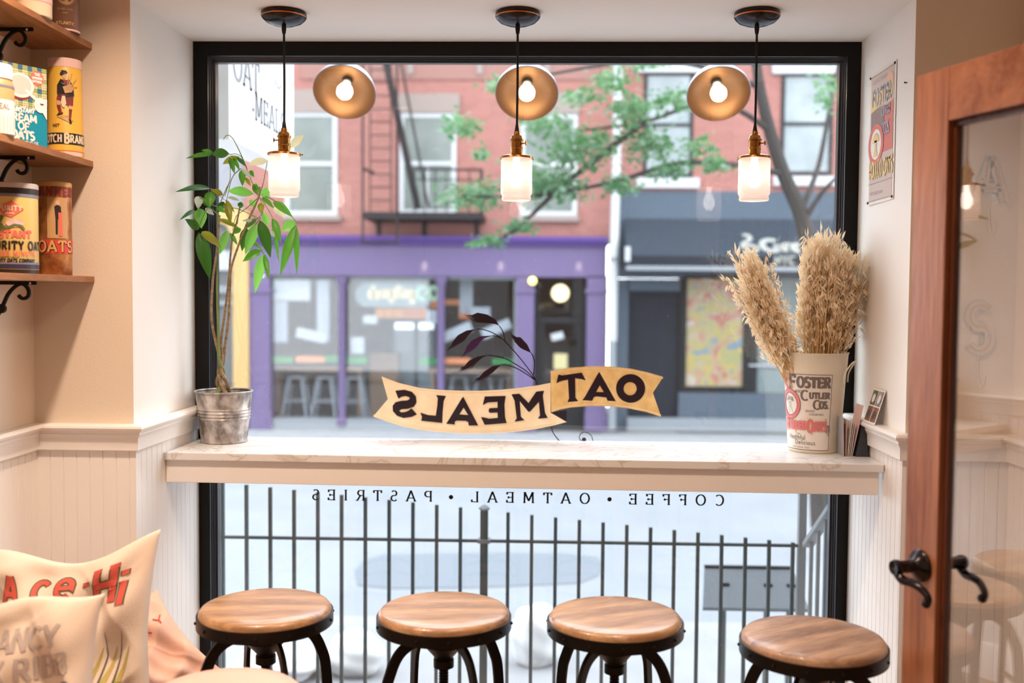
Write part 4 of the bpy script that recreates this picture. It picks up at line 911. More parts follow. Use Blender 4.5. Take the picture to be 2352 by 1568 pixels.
# ---- dried oat stalks
straw = mat('straw_stem', (.74, .48, .20), .55); husk = leafmat('oat_husk', (.98, .84, .64), .4, 1.02)
def spikelet(m, c, d, s, mi=0):
    d = d.normalized(); u = d.orthogonal().normalized(); v = d.cross(u)
    for k in range(2):
        an = k * 2.3; w = (u * math.cos(an) + v * math.sin(an)); w2 = d.cross(w)
        tip = c + d * s + w * s * .20; mid = c + d * s * .42 + w * s * .16
        m.add([c, mid + w2 * s * .13, tip, mid - w2 * s * .13, mid + w * s * .10], [(0, 1, 4), (1, 2, 4), (2, 3, 4), (3, 0, 4)], mi)
def oat_mesh(i, L=.315):
    rnd = random.Random(i); top = .46 + rnd.uniform(-.03, .04); ms = MB(); mh = MB()
    bend = rnd.uniform(-.03, .03)
    ax = smoothpath([(0, 0, 0), (bend * .2, 0, .15), (bend * .6, .004, L), (bend * 1.4, 0, top)], 4)
    ms.tube(ax, [.0016] * (len(ax) - 3) + [.0012, .001, .0006], 5)
    for k in range(50):
        s = rnd.random() ** .8; h = L - .02 + (top - L + .02) * s; a = rnd.uniform(0, 6.28); R = .031 * (1 - s * .6) * rnd.uniform(.35, 1.05)
        bz = bend * (h / top) ** 1.6 * 1.3; c = Vector((bz, 0, h)) + Vector((math.cos(a), math.sin(a), 0)) * R
        if k % 3 == 0: mh.tube([(bz, 0, h - .02), tuple(c)], .0004, 3)
        d = Vector((math.cos(a) * .5, math.sin(a) * .5, rnd.choice([1, 1, .8, -.4]))); spikelet(mh, c, d, rnd.uniform(.020, .031))
    o = MB
    def mk(mb, name, mt):
        me = bpy.data.meshes.new(name); me.from_pydata(mb.v, [], mb.f); me.materials.append(mt); me.update(); return me
    return mk(ms, 'stem', straw), mk(mh, 'seed_head', husk)
variants = [oat_mesh(i) for i in range(7)]; variants2 = [oat_mesh(i + 20, .225) for i in range(4)]
def put_oat(i, base, tip, L0=.46, lb='', grp='', flop=0, vr=None):
    base = Vector(base); tip = Vector(tip); d = tip - base; s = d.length / .47
    e = bpy.data.objects.new('oat_stalk', None); COL.objects.link(e); e.empty_display_size = .02
    e.location = base; e.rotation_mode = 'QUATERNION'
    from mathutils import Quaternion
    e.rotation_quaternion = d.to_track_quat('Z', 'Y') @ Quaternion((0, 0, 1), i * 2.39)
    e.scale = (s * flop if flop else 1, s * flop if flop else 1, s)
    tag(e, lb, 'dried oat stalk', grp)
    for me in (vr or variants)[i % len(vr or variants)]:
        c = bpy.data.objects.new(me.name.split('.')[0], me); COL.objects.link(c); c.parent = e
rnd = random.Random(5)
Lr = 'dried oat stalk in the tall upright bunch standing in the cream bucket'
for i in range(105):       # upright bunch
    u = math.sqrt(rnd.random()); a = rnd.uniform(0, 6.28)
    bx_ = .018 + .075 * u * math.cos(a); by_ = .070 * u * math.sin(a)
    px = 1908 + 64 * u * math.cos(a) + rnd.uniform(-6, 6); edge = abs(u * math.cos(a))
    py = 548 + rnd.uniform(0, 66) * (0.5 + u) + 60 * edge ** 3
    if rnd.random() < .24: py += 50 + 60 * rnd.random()
    px = min(px, 1957); tp = P(px, py, BY + .085 * u * math.sin(a) - .01)
    b = Vector((BX + .012 + bx_ * .55, BY + by_ * .55, CT + .05)); put_oat(i, b, tp, lb=Lr, grp='upright oat stalks in the bucket')
Ll = 'dried oat stalk in the smaller sheaf leaning out of the cream bucket towards the window'
for i in range(42):
    u = math.sqrt(rnd.random()); a = rnd.uniform(0, 6.28)
    tp = P(1728 + 34 * u * math.cos(a), 598 + 30 * u * abs(math.sin(a)) + rnd.uniform(-12, 40) + (60 * rnd.random() if i % 4 == 0 else 0), BY + .05 * u * math.sin(a) - .03)
    if i % 6 == 0: tp = P(1705 + rnd.uniform(-12, 10), 620 + rnd.uniform(-10, 60), BY - .03)
    b = Vector((BX - .015 + .028 * u * math.cos(a), BY - .02 + .03 * u * math.sin(a), CT + .10)); put_oat(i + 3, b, tp, lb=Ll, grp='leaning oat stalks in the bucket', vr=variants2)

# ================================================================== postcards and holder
def card(name, label, cat, a, b, c_, d_, th, mt, grp=None):
    """quad a,b,c,d (world) with thickness th along its normal"""
    a, b, c_, d_ = map(Vector, (a, b, c_, d_)); n = (b - a).cross(d_ - a).normalized() * th
    m = MB(); m.hexa([a, b, b + n, a + n, d_, c_, c_ + n, d_ + n]); o = m.build(name, mt, None, smooth=0); tag(o, label, cat, grp); return o, (a, b, d_, n)
HY = 3.33
c0 = P(1948, 1046, HY)
hold = mat('smoked_acrylic', (.02, .022, .03), .15)
w_ = lambda px, py, Y: P(px, py, Y)
def cardseg(px0, px1, ty, Yb, depth, label, mt, grp='cards standing beside the bucket', name='postcard'):
    # leaning card: bottom edge on the counter, runs in depth (Y), leans right with height
    zt = P(px1, ty, Yb).z; x0 = P(px0, 1046, Yb).x; x1 = P(px1, ty, Yb).x
    return card(name, label, 'card', (x0, Yb, CT + .0005), (x0, Yb + depth, CT + .0005), (x1, Yb + depth, zt), (x1, Yb, zt), .0012, mt, grp)
cm = [mat('card_%s' % n, c, .4) for n, c in (('grey', (.40, .40, .44)), ('peach', (.80, .52, .42)), ('white', (.82, .78, .76)), ('pale', (.72, .66, .62)), ('pink', (.80, .55, .52)), ('dark', (.05, .045, .06)))]
lbs = ['grey-blue outer card of the stack tight against the bucket', 'peach picture card, second in the stack beside the bucket', 'white card in the middle of the stack beside the bucket', 'beige card in the stack beside the bucket', 'white outermost card at the right of the short stack', 'tall pale pink leaflet rising above the card stack']
for i, (dx, tp_, tx, mi) in enumerate(((0, 960, 1937, 0), (5, 965, 1945, 1), (9, 968, 1957, 2), (12, 970, 1961, 3), (16, 972, 1965, 2), (19, 931, 1983, 4))):
    o, fr = cardseg(1938 + dx, tx, tp_, HY - .02 + .001 * i, .075, lbs[i], cm[mi])
# dark holder
m = MB(); xb = P(1960, 1046, HY).x
m.hexa([(xb, HY - .02, CT), (xb + .045, HY - .02, CT), (xb + .045, HY + .06, CT), (xb, HY + .06, CT), (xb + .022, HY - .015, CT + .105), (xb + .03, HY - .015, CT + .105), (xb + .03, HY + .06, CT + .105), (xb + .022, HY + .06, CT + .105)])
o = m.build('card_holder', hold, None, smooth=0, bevel=.002); tag(o, 'smoked black acrylic card holder behind the leaning cards, by the right chair rail', 'card holder')
# picture postcard on the chair rail
q = [P(1981, 976, 3.30), P(2011, 985, 3.19), P(2017, 909, 3.19), P(1984, 899, 3.30)]
q = [Vector((RX0 - .036, 3.30, RT + .0005)), Vector((RX0 - .036, 3.19, RT + .0005)), Vector((RX0 - .003, 3.19, RT + .108)), Vector((RX0 - .003, 3.30, RT + .108))]
t = thing('photo_postcard', 'postcard with four small food photos propped on the right chair rail', 'postcard', tuple(q[0]))
n_ = (q[1] - q[0]).cross(q[3] - q[0]).normalized()
if n_.x > 0: n_ = -n_
m = MB(); m.hexa([q[0], q[1], q[1] - n_ * .001, q[0] - n_ * .001, q[3], q[2], q[2] - n_ * .001, q[3] - n_ * .001]); m.build('card', cm[2], t, smooth=0)
U = (q[1] - q[0]); V = (q[3] - q[0])
ph = [mat('photo_%s' % n, c, .4, noise=(60, c2)) for n, c, c2 in (('green', (.20, .16, .08), (.05, .10, .04)), ('grey', (.10, .09, .12), (.45, .40, .38)), ('brown', (.07, .04, .03), (.28, .14, .07)), ('orange', (.45, .16, .05), (.10, .06, .04)))]
for k, (u0, v0) in enumerate(((.06, .52), (.53, .52), (.06, .06), (.53, .06))):
    m = MB(); pf = lambda u, v: q[0] + U * u + V * v + n_ * .0006
    deco(m, [(u0, v0), (u0 + .42, v0), (u0 + .42, v0 + .42), (u0, v0 + .42)], pf); m.build('photo', ph[k], t, smooth=0, fix=False)
    m = MB(); pf = lambda u, v: q[0] + U * u + V * v + n_ * .0010
    deco(m, arc(u0 + .2, v0 + .2, .12, .13, 0, 350, 14), pf); m.build('plate', cm[2] if k < 2 else cm[5], t, smooth=0, fix=False)

# ================================================================== tin poster on the right reveal
def rv(px, py):            # on the right reveal wall
    return PXp(px, py, (RX0 + RX1) / 2 - .004)
ta = rv(2060, 132); tb = rv(2000, 179); bb = rv(1994, 470)
Yn, Yf = ta.y, tb.y; Zt, Zb = (ta.z + tb.z) / 2, rv(2054, 456).z
XP = (RX0 + RX1) / 2 - .0045
t = thing('tin_poster', 'tall tin rolled oats advertising sign pinned on the white window reveal above the bucket', 'poster', (XP, (Yn + Yf) / 2, Zb))
W = Yf - Yn; Hh = Zt - Zb
def pf(off): return lambda u, v: Vector((XP - off, Yf - u * W, Zb + v * Hh))
MB().box(XP, XP + .0012, Yn, Yf, Zb, Zt).build('plate', paper, t, smooth=0)
gp = mat('poster_taupe', (.60, .48, .42), .4); bl = mat('poster_slate_blue', (.38, .40, .52), .4); yl = mat('poster_yellow', (.78, .56, .22), .4); dk = mat('poster_brown', (.24, .15, .14), .4); rd = mat('poster_red', (.66, .14, .10), .4); pk = mat('poster_peach', (.80, .45, .32), .4)
m = MB(); f0 = pf(.0006); deco(m, [(.05, .16), (.94, .16), (.94, .97), (.05, .97)], f0); deco(m, [(.05, .03), (.94, .03), (.94, .15), (.05, .15)], f0); m.build('background', gp, t, smooth=0, fix=False)
m = MB(); f1 = pf(.0010); deco(m, [(.08, .40), (.60, .40), (.60, .72), (.08, .72)], f1); m.build('dark_panel', dk, t, smooth=0, fix=False)
m = MB(); deco(m, [(.55, .37), (.93, .37), (.93, .73), (.60, .70)], f1); m.build('red_panel', rd, t, smooth=0, fix=False)
m = MB(); f2 = pf(.0014); deco(m, [(.05, .70), (.88, .76), (.90, .88), (.08, .86)], f2); m.build('name_ribbon', yl, t, smooth=0, fix=False)
m = MB(); deco(m, arc(.78, .87, .14, .075, 0, 350, 24), pf(.0012)); m.build('balloon', pk, t, smooth=0, fix=False)
m = MB(); f3 = pf(.0020); deco(m, arc(.30, .45, .30, .155, 0, 350, 40), f3, 0, 0, holes=[arc(.30, .45, .21, .115, 0, 350, 30)]); m.build('ring', rd, t, smooth=0, fix=False)
m = MB(); deco(m, arc(.30, .45, .21, .115, 0, 350, 30), pf(.0016)); m.build('oval', paper, t, smooth=0, fix=False)
m = MB(); f4 = pf(.0026)
deco(m, [(.30 + (.15 if k % 2 else .11) * math.cos(R_(205 * k / 22 - 12)), .475 + (.065 if k % 2 else .045) * math.sin(R_(205 * k / 22 - 12))) for k in range(23)], f4); deco(m, [(.25, .48), (.35, .48), (.33, .43), (.38, .36), (.22, .36), (.27, .43)], f4); m.build('sheaf_picture', yl, t, smooth=0, fix=False)
def anis(fn, kx, ky): return lambda u, v: fn(u * kx, v * ky)
m = MB(); text(m, 'FOSTER', anis(f4, 1, 1), .12, x0=.12, y0=.745, th=.24, wx=1.25, sp=.06); text(m, 'CUTLER', f4, .07, x0=.50, y0=.64, th=.24, wx=.95, sp=.05); text(m, 'COS.', f4, .09, x0=.60, y0=.50, th=.24, wx=.85, sp=.05); text(m, 'QUICK COOKING', f4, .028, x0=.15, y0=.915, th=.15, wx=1.5, sp=.3); m.build('maker_lettering', bl, t, smooth=0, fix=False)
m = MB(); text(m, 'ROLLED OATS', f4, .12, x0=.06, y0=.20, th=.24, wx=.85, sp=.04); m.build('product_lettering', yl, t, smooth=0, fix=False)
m = MB()
for v in (.025, .155, .975): ribbon(m, [(.03, v), (.97, v)], f4, .004)
text(m, 'FORT DODGE. IOWA', f4, .022, x0=.12, y0=.07, th=.15, wx=1.3, sp=.4); m.build('rule_line', dk, t, smooth=0, fix=False)
for u in (.02, .96):
    for v in (.02, .98):
        m = MB(); c = Vector((XP - .002, Yf - u * W, Zb + v * Hh)); m.sphere(c, .0045, 10, sc=(.5, 1, 1)); m.build('pin', black_iron, t)
c = rv(2083, 190); m = MB(); m.tube([(RX0, c.y, c.z), (RX0 - .008, c.y, c.z + .001)], [.0015, .0025], 8); o = m.build('nail', black_iron); tag(o, 'small nail sticking out of the reveal corner above the poster', 'nail')

# ================================================================== letter coat hooks behind the door
galvp = mat('painted_tin_letter', (.66, .55, .41), .4, .2)
def hook(label, px, py, ch, hpx):
    c = P(px, py, WY - .008); h = hpx / F * WY
    t = thing('coat_hook', label, 'coat hook', (c.x, WY, c.z), 'letter coat hooks')
    m = MB(); fn = lambda x, y: Vector((c.x + x, WY - .010, c.z + y)); w = GL[ch][0]
    text(m, ch, fn, h, x0=0, y0=-h / 2, th=.19, wx=.85, center=True)
    text(m, ch, lambda x, y: fn(x, y) + Vector((0, .0095, 0)), h, x0=0, y0=-h / 2, th=.22, wx=.85, center=True)
    m.build('tin_letter', galvp, t, smooth=0, fix=False)
    m = MB(); text(m, ch, lambda x, y: fn(x, y) + Vector((0, -.002, 0)), h, x0=0, y0=-h / 2, th=.03, wx=.85, center=True); m.build('embossed_line', lab['gold'], t, smooth=0, fix=False)
    m = MB(); z0 = c.z - h * .05
    m.tube(smoothpath([(c.x, WY - .002, z0), (c.x, WY - .004, z0 - h * .9), (c.x, WY - .03, z0 - h * 1.15), (c.x, WY - .05, z0 - h * 1.05), (c.x, WY - .055, z0 - h * .9)], 5), .0028, 8); m.build('hook', galvp, t, smooth=60)
    m = MB(); m.sphere((c.x - h * .2, WY - .013, c.z), .003, 8); m.build('rivet', lab['grey'], t)
hook('tin coat hook shaped like a letter A on the wall behind the glass door', 2276, 412, 'A', 104)
hook('tin coat hook shaped like a letter S on the wall behind the glass door', 2250, 752, 'S', 112)

# ================================================================== glass door standing open
ZD = P(2105, 175, 2.26); HX, HYd = ZD.x, ZD.y; ZT = ZD.z
dd = Vector((.309, -.951, 0)).normalized(); dn = Vector((-.951, -.309, 0)).normalized()
door = thing('door_1', 'x', 'x', (HX, HYd, 0)); del door['label'], door['category']; struct(door)
O = Vector((HX, HYd, 0))
DW = .82; DT = .042; SW = .104
def dbox(u0, u1, z0, z1, mt, nm, n0=0, n1=DT, par=door, bev=.002):
    q = [O + dd * u0 - dn * n0, O + dd * u1 - dn * n0, O + dd * u1 - dn * n1, O + dd * u0 - dn * n1]
    m = MB(); m.hexa([(p.x, p.y, z0) for p in q] + [(p.x, p.y, z1) for p in q]); return m.build(nm, mt, par, smooth=0, bevel=bev)
dbox(0, SW, .01, ZT, doorw, 'latch_stile'); dbox(DW - SW, DW, .01, ZT, doorw, 'hinge_stile')
dbox(SW, DW - SW, ZT - .112, ZT, doorh, 'top_rail'); dbox(SW, DW - SW, .01, .24, doorh, 'bottom_rail')
# glazing beads
def bead_d(u0, u1, z0, z1, nm, mt=doord): return dbox(u0, u1, z0, z1, mt, nm, .012, DT - .012, bev=.003)
bead_d(SW, SW + .012, .24, ZT - .112, 'glazing_bead'); bead_d(DW - SW - .012, DW - SW, .24, ZT - .112, 'glazing_bead'); bead_d(SW + .012, DW - SW - .012, ZT - .124, ZT - .112, 'glazing_bead'); bead_d(SW + .012, DW - SW - .012, .24, .252, 'glazing_bead')
dbox(SW + .012, DW - SW - .012, .252, ZT - .124, doorg, 'pane', .019, .023, bev=0)
# lever handles on both faces
def lever(side):
    n = dn * side; base = O + dd * .056 - dn * (0 if side > 0 else DT); zc = 1.010
    c = base + Vector((0, 0, zc)); m = MB()
    M = n.to_track_quat('Z', 'Y').to_matrix()
    m.lathe([(0, 0), (.034, 0), (.035, .004), (.032, .008), (.028, .009), (.024, .013), (.018, .016), (.014, .022), (.0135, .050), (.016, .056), (.017, .064), (.015, .070), (.011, .069), (0, .067)], tuple(c), 32, M=M)
    r = m.build('door_handle', bronze, door, smooth=45)
    s = smoothpath([c + n * .060 + Vector((0, 0, -.010)), c + n * .060 + dd * .018 + Vector((0, 0, -.022)), c + n * .057 + dd * .042 + Vector((0, 0, -.022)), c + n * .054 + dd * .066 + Vector((0, 0, -.026)), c + n * .050 + dd * .084 + Vector((0, 0, -.038)), c + n * .049 + dd * .088 + Vector((0, 0, -.049)), c + n * .049 + dd * .081 + Vector((0, 0, -.055))], 6)
    m = MB(); N = len(s); m.tube(s, [.0105 - .004 * i / N for i in range(N)], 12); m.sphere(s[-1], .0105, 14); m.build('lever', bronze, r, smooth=60)
lever(1); lever(-1)
m = MB(); hq = O + dd * (DW + .003)
q = [hq, Vector((WX1, hq.y - .05, 0)), Vector((WX1, hq.y - .15, 0)), hq - Vector((0, .12, 0))]
m.hexa([(p.x, p.y, 0) for p in q] + [(p.x, p.y, CEIL) for p in q]); struct(m.build('door_2', doorw, smooth=0)); bpy.data.objects['door_2'].name = 'trim_5'

# ================================================================== bench and printed sack pillows
benchw = wood('bench_board_wood', (.32, .12, .06), (.60, .34, .20), 'Y', 14, .4)
t = thing('bench', 'low wooden wall bench along the left wall under the sack pillows', 'bench', (-1.25, 2.2, 0))
MB().box(WX0 + .025, -1.01, 1.3, 2.985, .415, .45).build('seat_board', benchw, t, smooth=0, bevel=.003)
MB().box(WX0 + .03, -1.05, 1.32, 2.97, .0, .415).build('base', trimw, t, smooth=0)
sack = mat('cotton_sack_cloth', (.78, .64, .52), .85, bump=.12, bscale=260); sack2 = mat('peach_sack_cloth', (.78, .50, .39), .85, bump=.12, bscale=260)
def pillow(name, label, c, a, b, th, rot, tilt, yaw, seed, mt=sack, sharp=1.0):
    M = Matrix.Rotation(R_(yaw), 4, 'Z') @ Matrix.Rotation(R_(90 - tilt), 4, 'X') @ Matrix.Rotation(R_(rot), 4, 'Z')
    c = Vector(c); rn = random.Random(seed); ph_ = [rn.uniform(0, 6) for _ in range(8)]
    def S(u, v, s=1, off=0):
        x = a * u * (1 - .13 * sharp * (1 - v * v)); y_ = b * v * (1 - .13 * sharp * (1 - u * u))
        e = max(0, (1 - u * u) * (1 - v * v)); k = min(1, e * 3)
        z_ = th * e ** .42 + k * (.014 * math.sin(5 * u + 3 * v + ph_[0]) + .009 * math.sin(9 * v - 6 * u + ph_[1]) + .006 * math.sin(14 * u + 5 * v + ph_[2]))
        z_ += k * .007 * (1 - abs(math.sin(2.2 * u - 3.1 * v + ph_[5]))) ** 5 + k * .006 * (1 - abs(math.sin(3.4 * u + 2.3 * v + ph_[6]))) ** 6; cr = abs(u * v); z_ += .012 * cr * math.sin(11 * (u - v) + ph_[3]) * k
        y_ += .02 * math.sin(4 * u + ph_[4]) * (abs(v) ** 3)
        return c + (M @ Vector((x, y_, s * z_ + off)))
    t = thing(name, label, 'pillow', tuple(c), 'printed sack pillows on the bench')
    m = MB(); N = 90
    for s in (1, -1): grid(m, -1, 1, -1, 1, lambda u, v, s=s: S(u, v, s), 0, N, N)
    o = m.build('cover', mt, t, smooth=0); me = o.data
    bm = bmesh.new(); bm.from_mesh(me); bmesh.ops.remove_doubles(bm, verts=bm.verts, dist=.0004); bmesh.ops.recalc_face_normals(bm, faces=bm.faces); bm.to_mesh(me); bm.free()
    me.polygons.foreach_set('use_smooth', [True] * len(me.polygons))
    return t, S
tred = mat('red_block_print', (.62, .09, .06), .7); tgrn = mat('green_outline_print', (.10, .10, .04), .7); tgry = mat('faded_grey_print', (.50, .42, .38), .7); tyel = mat('yellow_corn_print', (.50, .40, .10), .7); tblu = mat('blue_print', (.20, .20, .30), .7)
t, S = pillow('sack_pillow', 'large cream flour-sack pillow with big red lettering, leaning at the back of the bench', (-1.215, 2.50, .685), .262, .262, .075, 4, 14, 3, 3)
sc = 1 / .262
sf = lambda off: (lambda x, y: S(max(-.99, min(.99, x * sc)), max(-.99, min(.99, y * sc)), 1, off))
m = MB(); g1 = sf(.003); g0 = sf(.002)
def pr_text(s_, size, x0, y0, th, **k):
    m = MB(); text(m, s_, sf(.0022), size, x0=x0, y0=y0, th=th + .07, mi=0, seg=.006, **k); text(m, s_, sf(.0034), size, x0=x0, y0=y0, th=th, mi=1, seg=.006, **k); m.build('red_lettering', [tgrn, tred], t, smooth=0, fix=False)
pr_text('A', .066, -.118, .138, .20, wx=.8, serif=.12, st=.1); pr_text('c', .094, -.040, .142, .13, wx=.95); pr_text('e', .098, .018, .148, .13, wx=1.0); pr_text('-', .06, .086, .155, .16); pr_text('H', .098, .118, .118, .18, wx=.78, serif=.12, st=.12); pr_text('i', .098, .188, .106, .18)
m = MB()
for k in range(5):
    x = .03 + k * .035; ribbon(m, [(x, -.20), (x + .01, -.10), (x + .03, -.02), (x - .01 + .012 * k, .04)], g1, .009, mi=0, seg=.006, taper=True); ribbon(m, [(x + .01, -.12), (x + .04, -.05), (x + .055, .0)], g0, .020, mi=1, seg=.006, taper=True)
deco(m, [(.06, -.20), (.15, -.20), (.16, -.11), (.05, -.12)], g1, 1, 2); m.build('corn_sheaf_print', [tgrn, tyel], t, smooth=0, fix=False)
m = MB(); ribbon(m, [(.0, -.06), (.03, -.05), (.045, -.10), (.02, -.115), (-.005, -.09)], g1, .004, mi=0, closed=True, seg=.006); m.build('bottle_print', [tgrn], t, smooth=0, fix=False)
t, S = pillow('sack_pillow', 'cream sack pillow with faded grey capitals, in front of the red-lettered one', (-1.215, 2.20, .640), .250, .262, .075, 6, 16, 2, 8)
sc = 1 / .25
m = MB(); text(m, 'FANCY', sf(.0022), .050, x0=.000, y0=.140, wx=.86, th=.20, tn=.09, serif=.10, st=.07, sp=.03, slant=-.06, seg=.006); text(m, 'X RIBB', sf(.0022), .050, x0=.028, y0=.075, wx=.86, th=.20, tn=.09, serif=.10, st=.07, sp=.05, slant=-.06, seg=.006); m.build('grey_lettering', [tgry], t, smooth=0, fix=False)
m = MB(); text(m, 'O', sf(.003), .040, x0=.185, y0=.02, th=.16, seg=.006); text(m, 'G', sf(.003), .040, x0=.180, y0=-.03, th=.16, seg=.006); text(m, 'U', sf(.003), .05, x0=.155, y0=-.10, th=.3, seg=.006); m.build('blue_lettering', [tblu], t, smooth=0, fix=False)
t, S = pillow('sack_pillow', 'peach sack cushion with small red letters, lowest by the bench end', (-1.10, 2.72, .560), .17, .17, .045, 40, 40, 10, 12, sack2)
sc = 1 / .17
m = MB(); text(m, 'B R Y', sf(.003), .035, x0=.02, y0=.04, th=.14, seg=.006); m.build('red_lettering', [tred], t, smooth=0, fix=False)

# ================================================================== the street outside
KE = 0.37            # overall reflectance of the street surfaces
def em(name, c, rough=.8, **k): k.setdefault('spec', .12); return mat('street_' + name, tuple(x * KE for x in c), rough, **k)
GZ = -1.07
FY = 20.0
def fxz(px, py, Y): q = P(px, py, Y); return q.x, q.z
def fbox(m, px0, py0, px1, py1, Y, d=.1, mi=0, back=None):
    """box whose front face covers the pixel rectangle on plane Y, d metres deep behind it"""
    cx, cy = (px0 + px1) / 2, (py0 + py1) / 2
    x0 = P(px0, cy, Y).x; x1 = P(px1, cy, Y).x; z1 = P(cx, py0, Y).z; z0 = P(cx, py1, Y).z
    m.box(x0, x1, Y, Y + d, z0, z1, mi); return x0, x1, z0, z1
asph = em('asphalt', (.50, .545, .59), .8, noise=(1.3, (.46 * KE, .50 * KE, .54 * KE)))
patch = em('dark_asphalt', (.36, .41, .465), .8)
pav = em('pavement', (.60, .62, .65), .8, noise=(3, (.53 * KE, .555 * KE, .58 * KE)))
kerb = em('kerb', (.60, .62, .64), .8)
struct(MB().box(-30, 40, 8.3, 19.0, GZ - .3, GZ - .13).build('floor', asph, smooth=0))
struct(MB().box(-30, 40, 4.6, 8.1, GZ - .3, GZ).build('floor', pav, smooth=0))
struct(MB().box(-30, 40, 8.1, 8.3, GZ - .3, GZ - .005).build('trim_6', kerb, smooth=0))
struct(MB().box(-30, 40, 19.0, 19.15, GZ - .3, GZ - .02).build('trim_7', kerb, smooth=0))
struct(MB().box(-30, 40, 19.15, 24.5, GZ - .3, GZ).build('floor', pav, smooth=0))
struct(MB().box(-30, 40, 3.74, 4.6, GZ - 1.6, GZ - 1.5).build('floor', pav, smooth=0))
m = MB()
def gz(px, py): 
    d = C2W @ Vector(((px - 1176) / F, (784 - py) / F, -1)); t_ = (GZ - .13 - CAM.z) / d.z; q = CAM + d * t_; return (q.x, q.y)
pl = [gz(*q) for q in ((822, 1345), (815, 1310), (840, 1285), (880, 1275), (1000, 1272), (1150, 1270), (1300, 1272), (1372, 1280), (1385, 1300), (1370, 1325), (1330, 1340), (1100, 1350), (900, 1352))]
m.extrude(pl, lambda u, v: (u, v, GZ - .128), lambda u, v: (u, v, GZ - .122)); o = struct(m.build('trim_8', patch, smooth=0))

# ---- materials of the street front
brk = brick('red_brick_wall', (.18, .062, .050), (.215, .082, .066), (.21, .115, .10))
stone = em('brown_stone', (.50, .40, .36), .9); band = em('rose_stone', (.50, .26, .22), .9)
wfr = em('white_window_frame', (.86, .88, .90), .6); wgl = em('window_pane', (.40, .44, .41), .7, noise=(.9, (.24 * KE, .28 * KE, .25 * KE))); wgl2 = em('pale_window_pane', (.62, .68, .70), .7, noise=(1.2, (.40 * KE, .46 * KE, .47 * KE))); dkf = em('dark_window_frame', (.05, .055, .06), .6)  # sky reflection put into the pane colours as a paler matt grey
pur = em('purple_paint', (.25, .19, .375), .5); purd = em('deep_purple_paint', (.15, .08, .36), .5); yelp = em('yellow_paint', (.88, .58, .24), .6)
slate = em('slate_paint', (.135, .18, .235), .6); slatd = em('dark_slate_paint', (.022, .03, .045), .6); blk = em('black_metal', (.025, .03, .035), .5)
grym = em('grey_metal', (.42, .46, .50), .5); whp = em('white_pipe', (.88, .90, .92), .5); inner = em('shop_interior', (.09, .075, .07), .8); grn = em('green_panel', (.03, .42, .09), .6); ora = em('orange_panel', (.95, .33, .12), .6, emit=(1, .36, .16), es=.35); orl = em('orange_menu', (1.0, .42, .14), .6, emit=(1, .42, .12), es=.45)  # orange boards and strips carry an added glow against the dark interior
whs = em('white_card', (.80, .84, .88), .6); wod = em('shop_wood', (.55, .32, .18), .6); stl = em('white_steel', (.62, .66, .70), .5); pgl = glass('shop_glass', (.92, .94, .96), 1.2)

def sash(bld, px0, py0, px1, py1, fr, gl, Y=FY, mid=True, t=.09, split=False):
    m = MB(); x0 = P(px0, (py0 + py1) / 2, Y).x; x1 = P(px1, (py0 + py1) / 2, Y).x; z1 = P((px0 + px1) / 2, py0, Y).z; z0 = P((px0 + px1) / 2, py1, Y).z
    ya, yb = Y - .03, Y + .05
    m.box(x0, x0 + t, ya, yb, z0, z1); m.box(x1 - t, x1, ya, yb, z0, z1); m.box(x0 + t, x1 - t, ya, yb, z1 - t, z1); m.box(x0 + t, x1 - t, ya, yb, z0, z0 + t)
    zm = (z0 + z1) / 2
    if mid: m.box(x0 + t, x1 - t, ya - .01, yb, zm - t * .4, zm + t * .5)
    if split: m.box((x0 + x1) / 2 - .02, (x0 + x1) / 2 + .02, ya + .01, yb, z0 + t, zm - t * .4)
    w = m.build('window', fr, bld, smooth=0)
    m = MB(); m.box(x0 + t, x1 - t, ya + .015, ya + .02, z0 + t, z1 - t); m.build('pane', gl, w, smooth=0)

# ---- brick building with the purple shop
b = thing('brick_building', 'red brick building across the street above the purple shopfront, with white sash windows', 'building', (P(960, 985, FY).x, FY, GZ))
xl = P(490, 545, FY).x - .0; xr = P(1420, 545, FY).x
zc = P(960, 545, FY).z
m = MB(); m.box(P(560, 400, FY).x, xr, FY, FY + .3, zc, 9.5); m.build('wall', brk, b, smooth=0)
m = MB(); m.box(P(560, 400, FY).x, xr, FY + .3, FY + 8, zc, 9.5); m.build('roof_mass', stone, b, smooth=0)
for r in ((655, 258, 775, 495), (918, 260, 1048, 492), (1195, 262, 1326, 496)):
    sash(b, *r, wfr, wgl, split=(r[0] == 918))
for r in ((650, 205, 780, 258), (910, 214, 1056, 258), (1188, 212, 1332, 260)):
    m = MB(); fbox(m, *r, FY - .06, .06); m.build('lintel', stone, b, smooth=0)
for r in ((648, 495, 782, 506), (912, 492, 1054, 500), (1185, 496, 1330, 508)):
    m = MB(); fbox(m, *r, FY - .12, .12); m.build('sill', stone, b, smooth=0)
m = MB(); fbox(m, 690, 120, 1380, 182, FY - .03, .03); m.build('stone_course', band, b, smooth=0)
for px in (935, 1095, 1250): 
    m = MB(); fbox(m, px, 120, px + 14, 170, FY - .06, .03); m.build('console', stone, b, smooth=0)
for k, (px0, px1) in enumerate(((690, 790), (960, 1060), (1220, 1320))): sash(b, px0, -60, px1, 100, wfr, wgl)

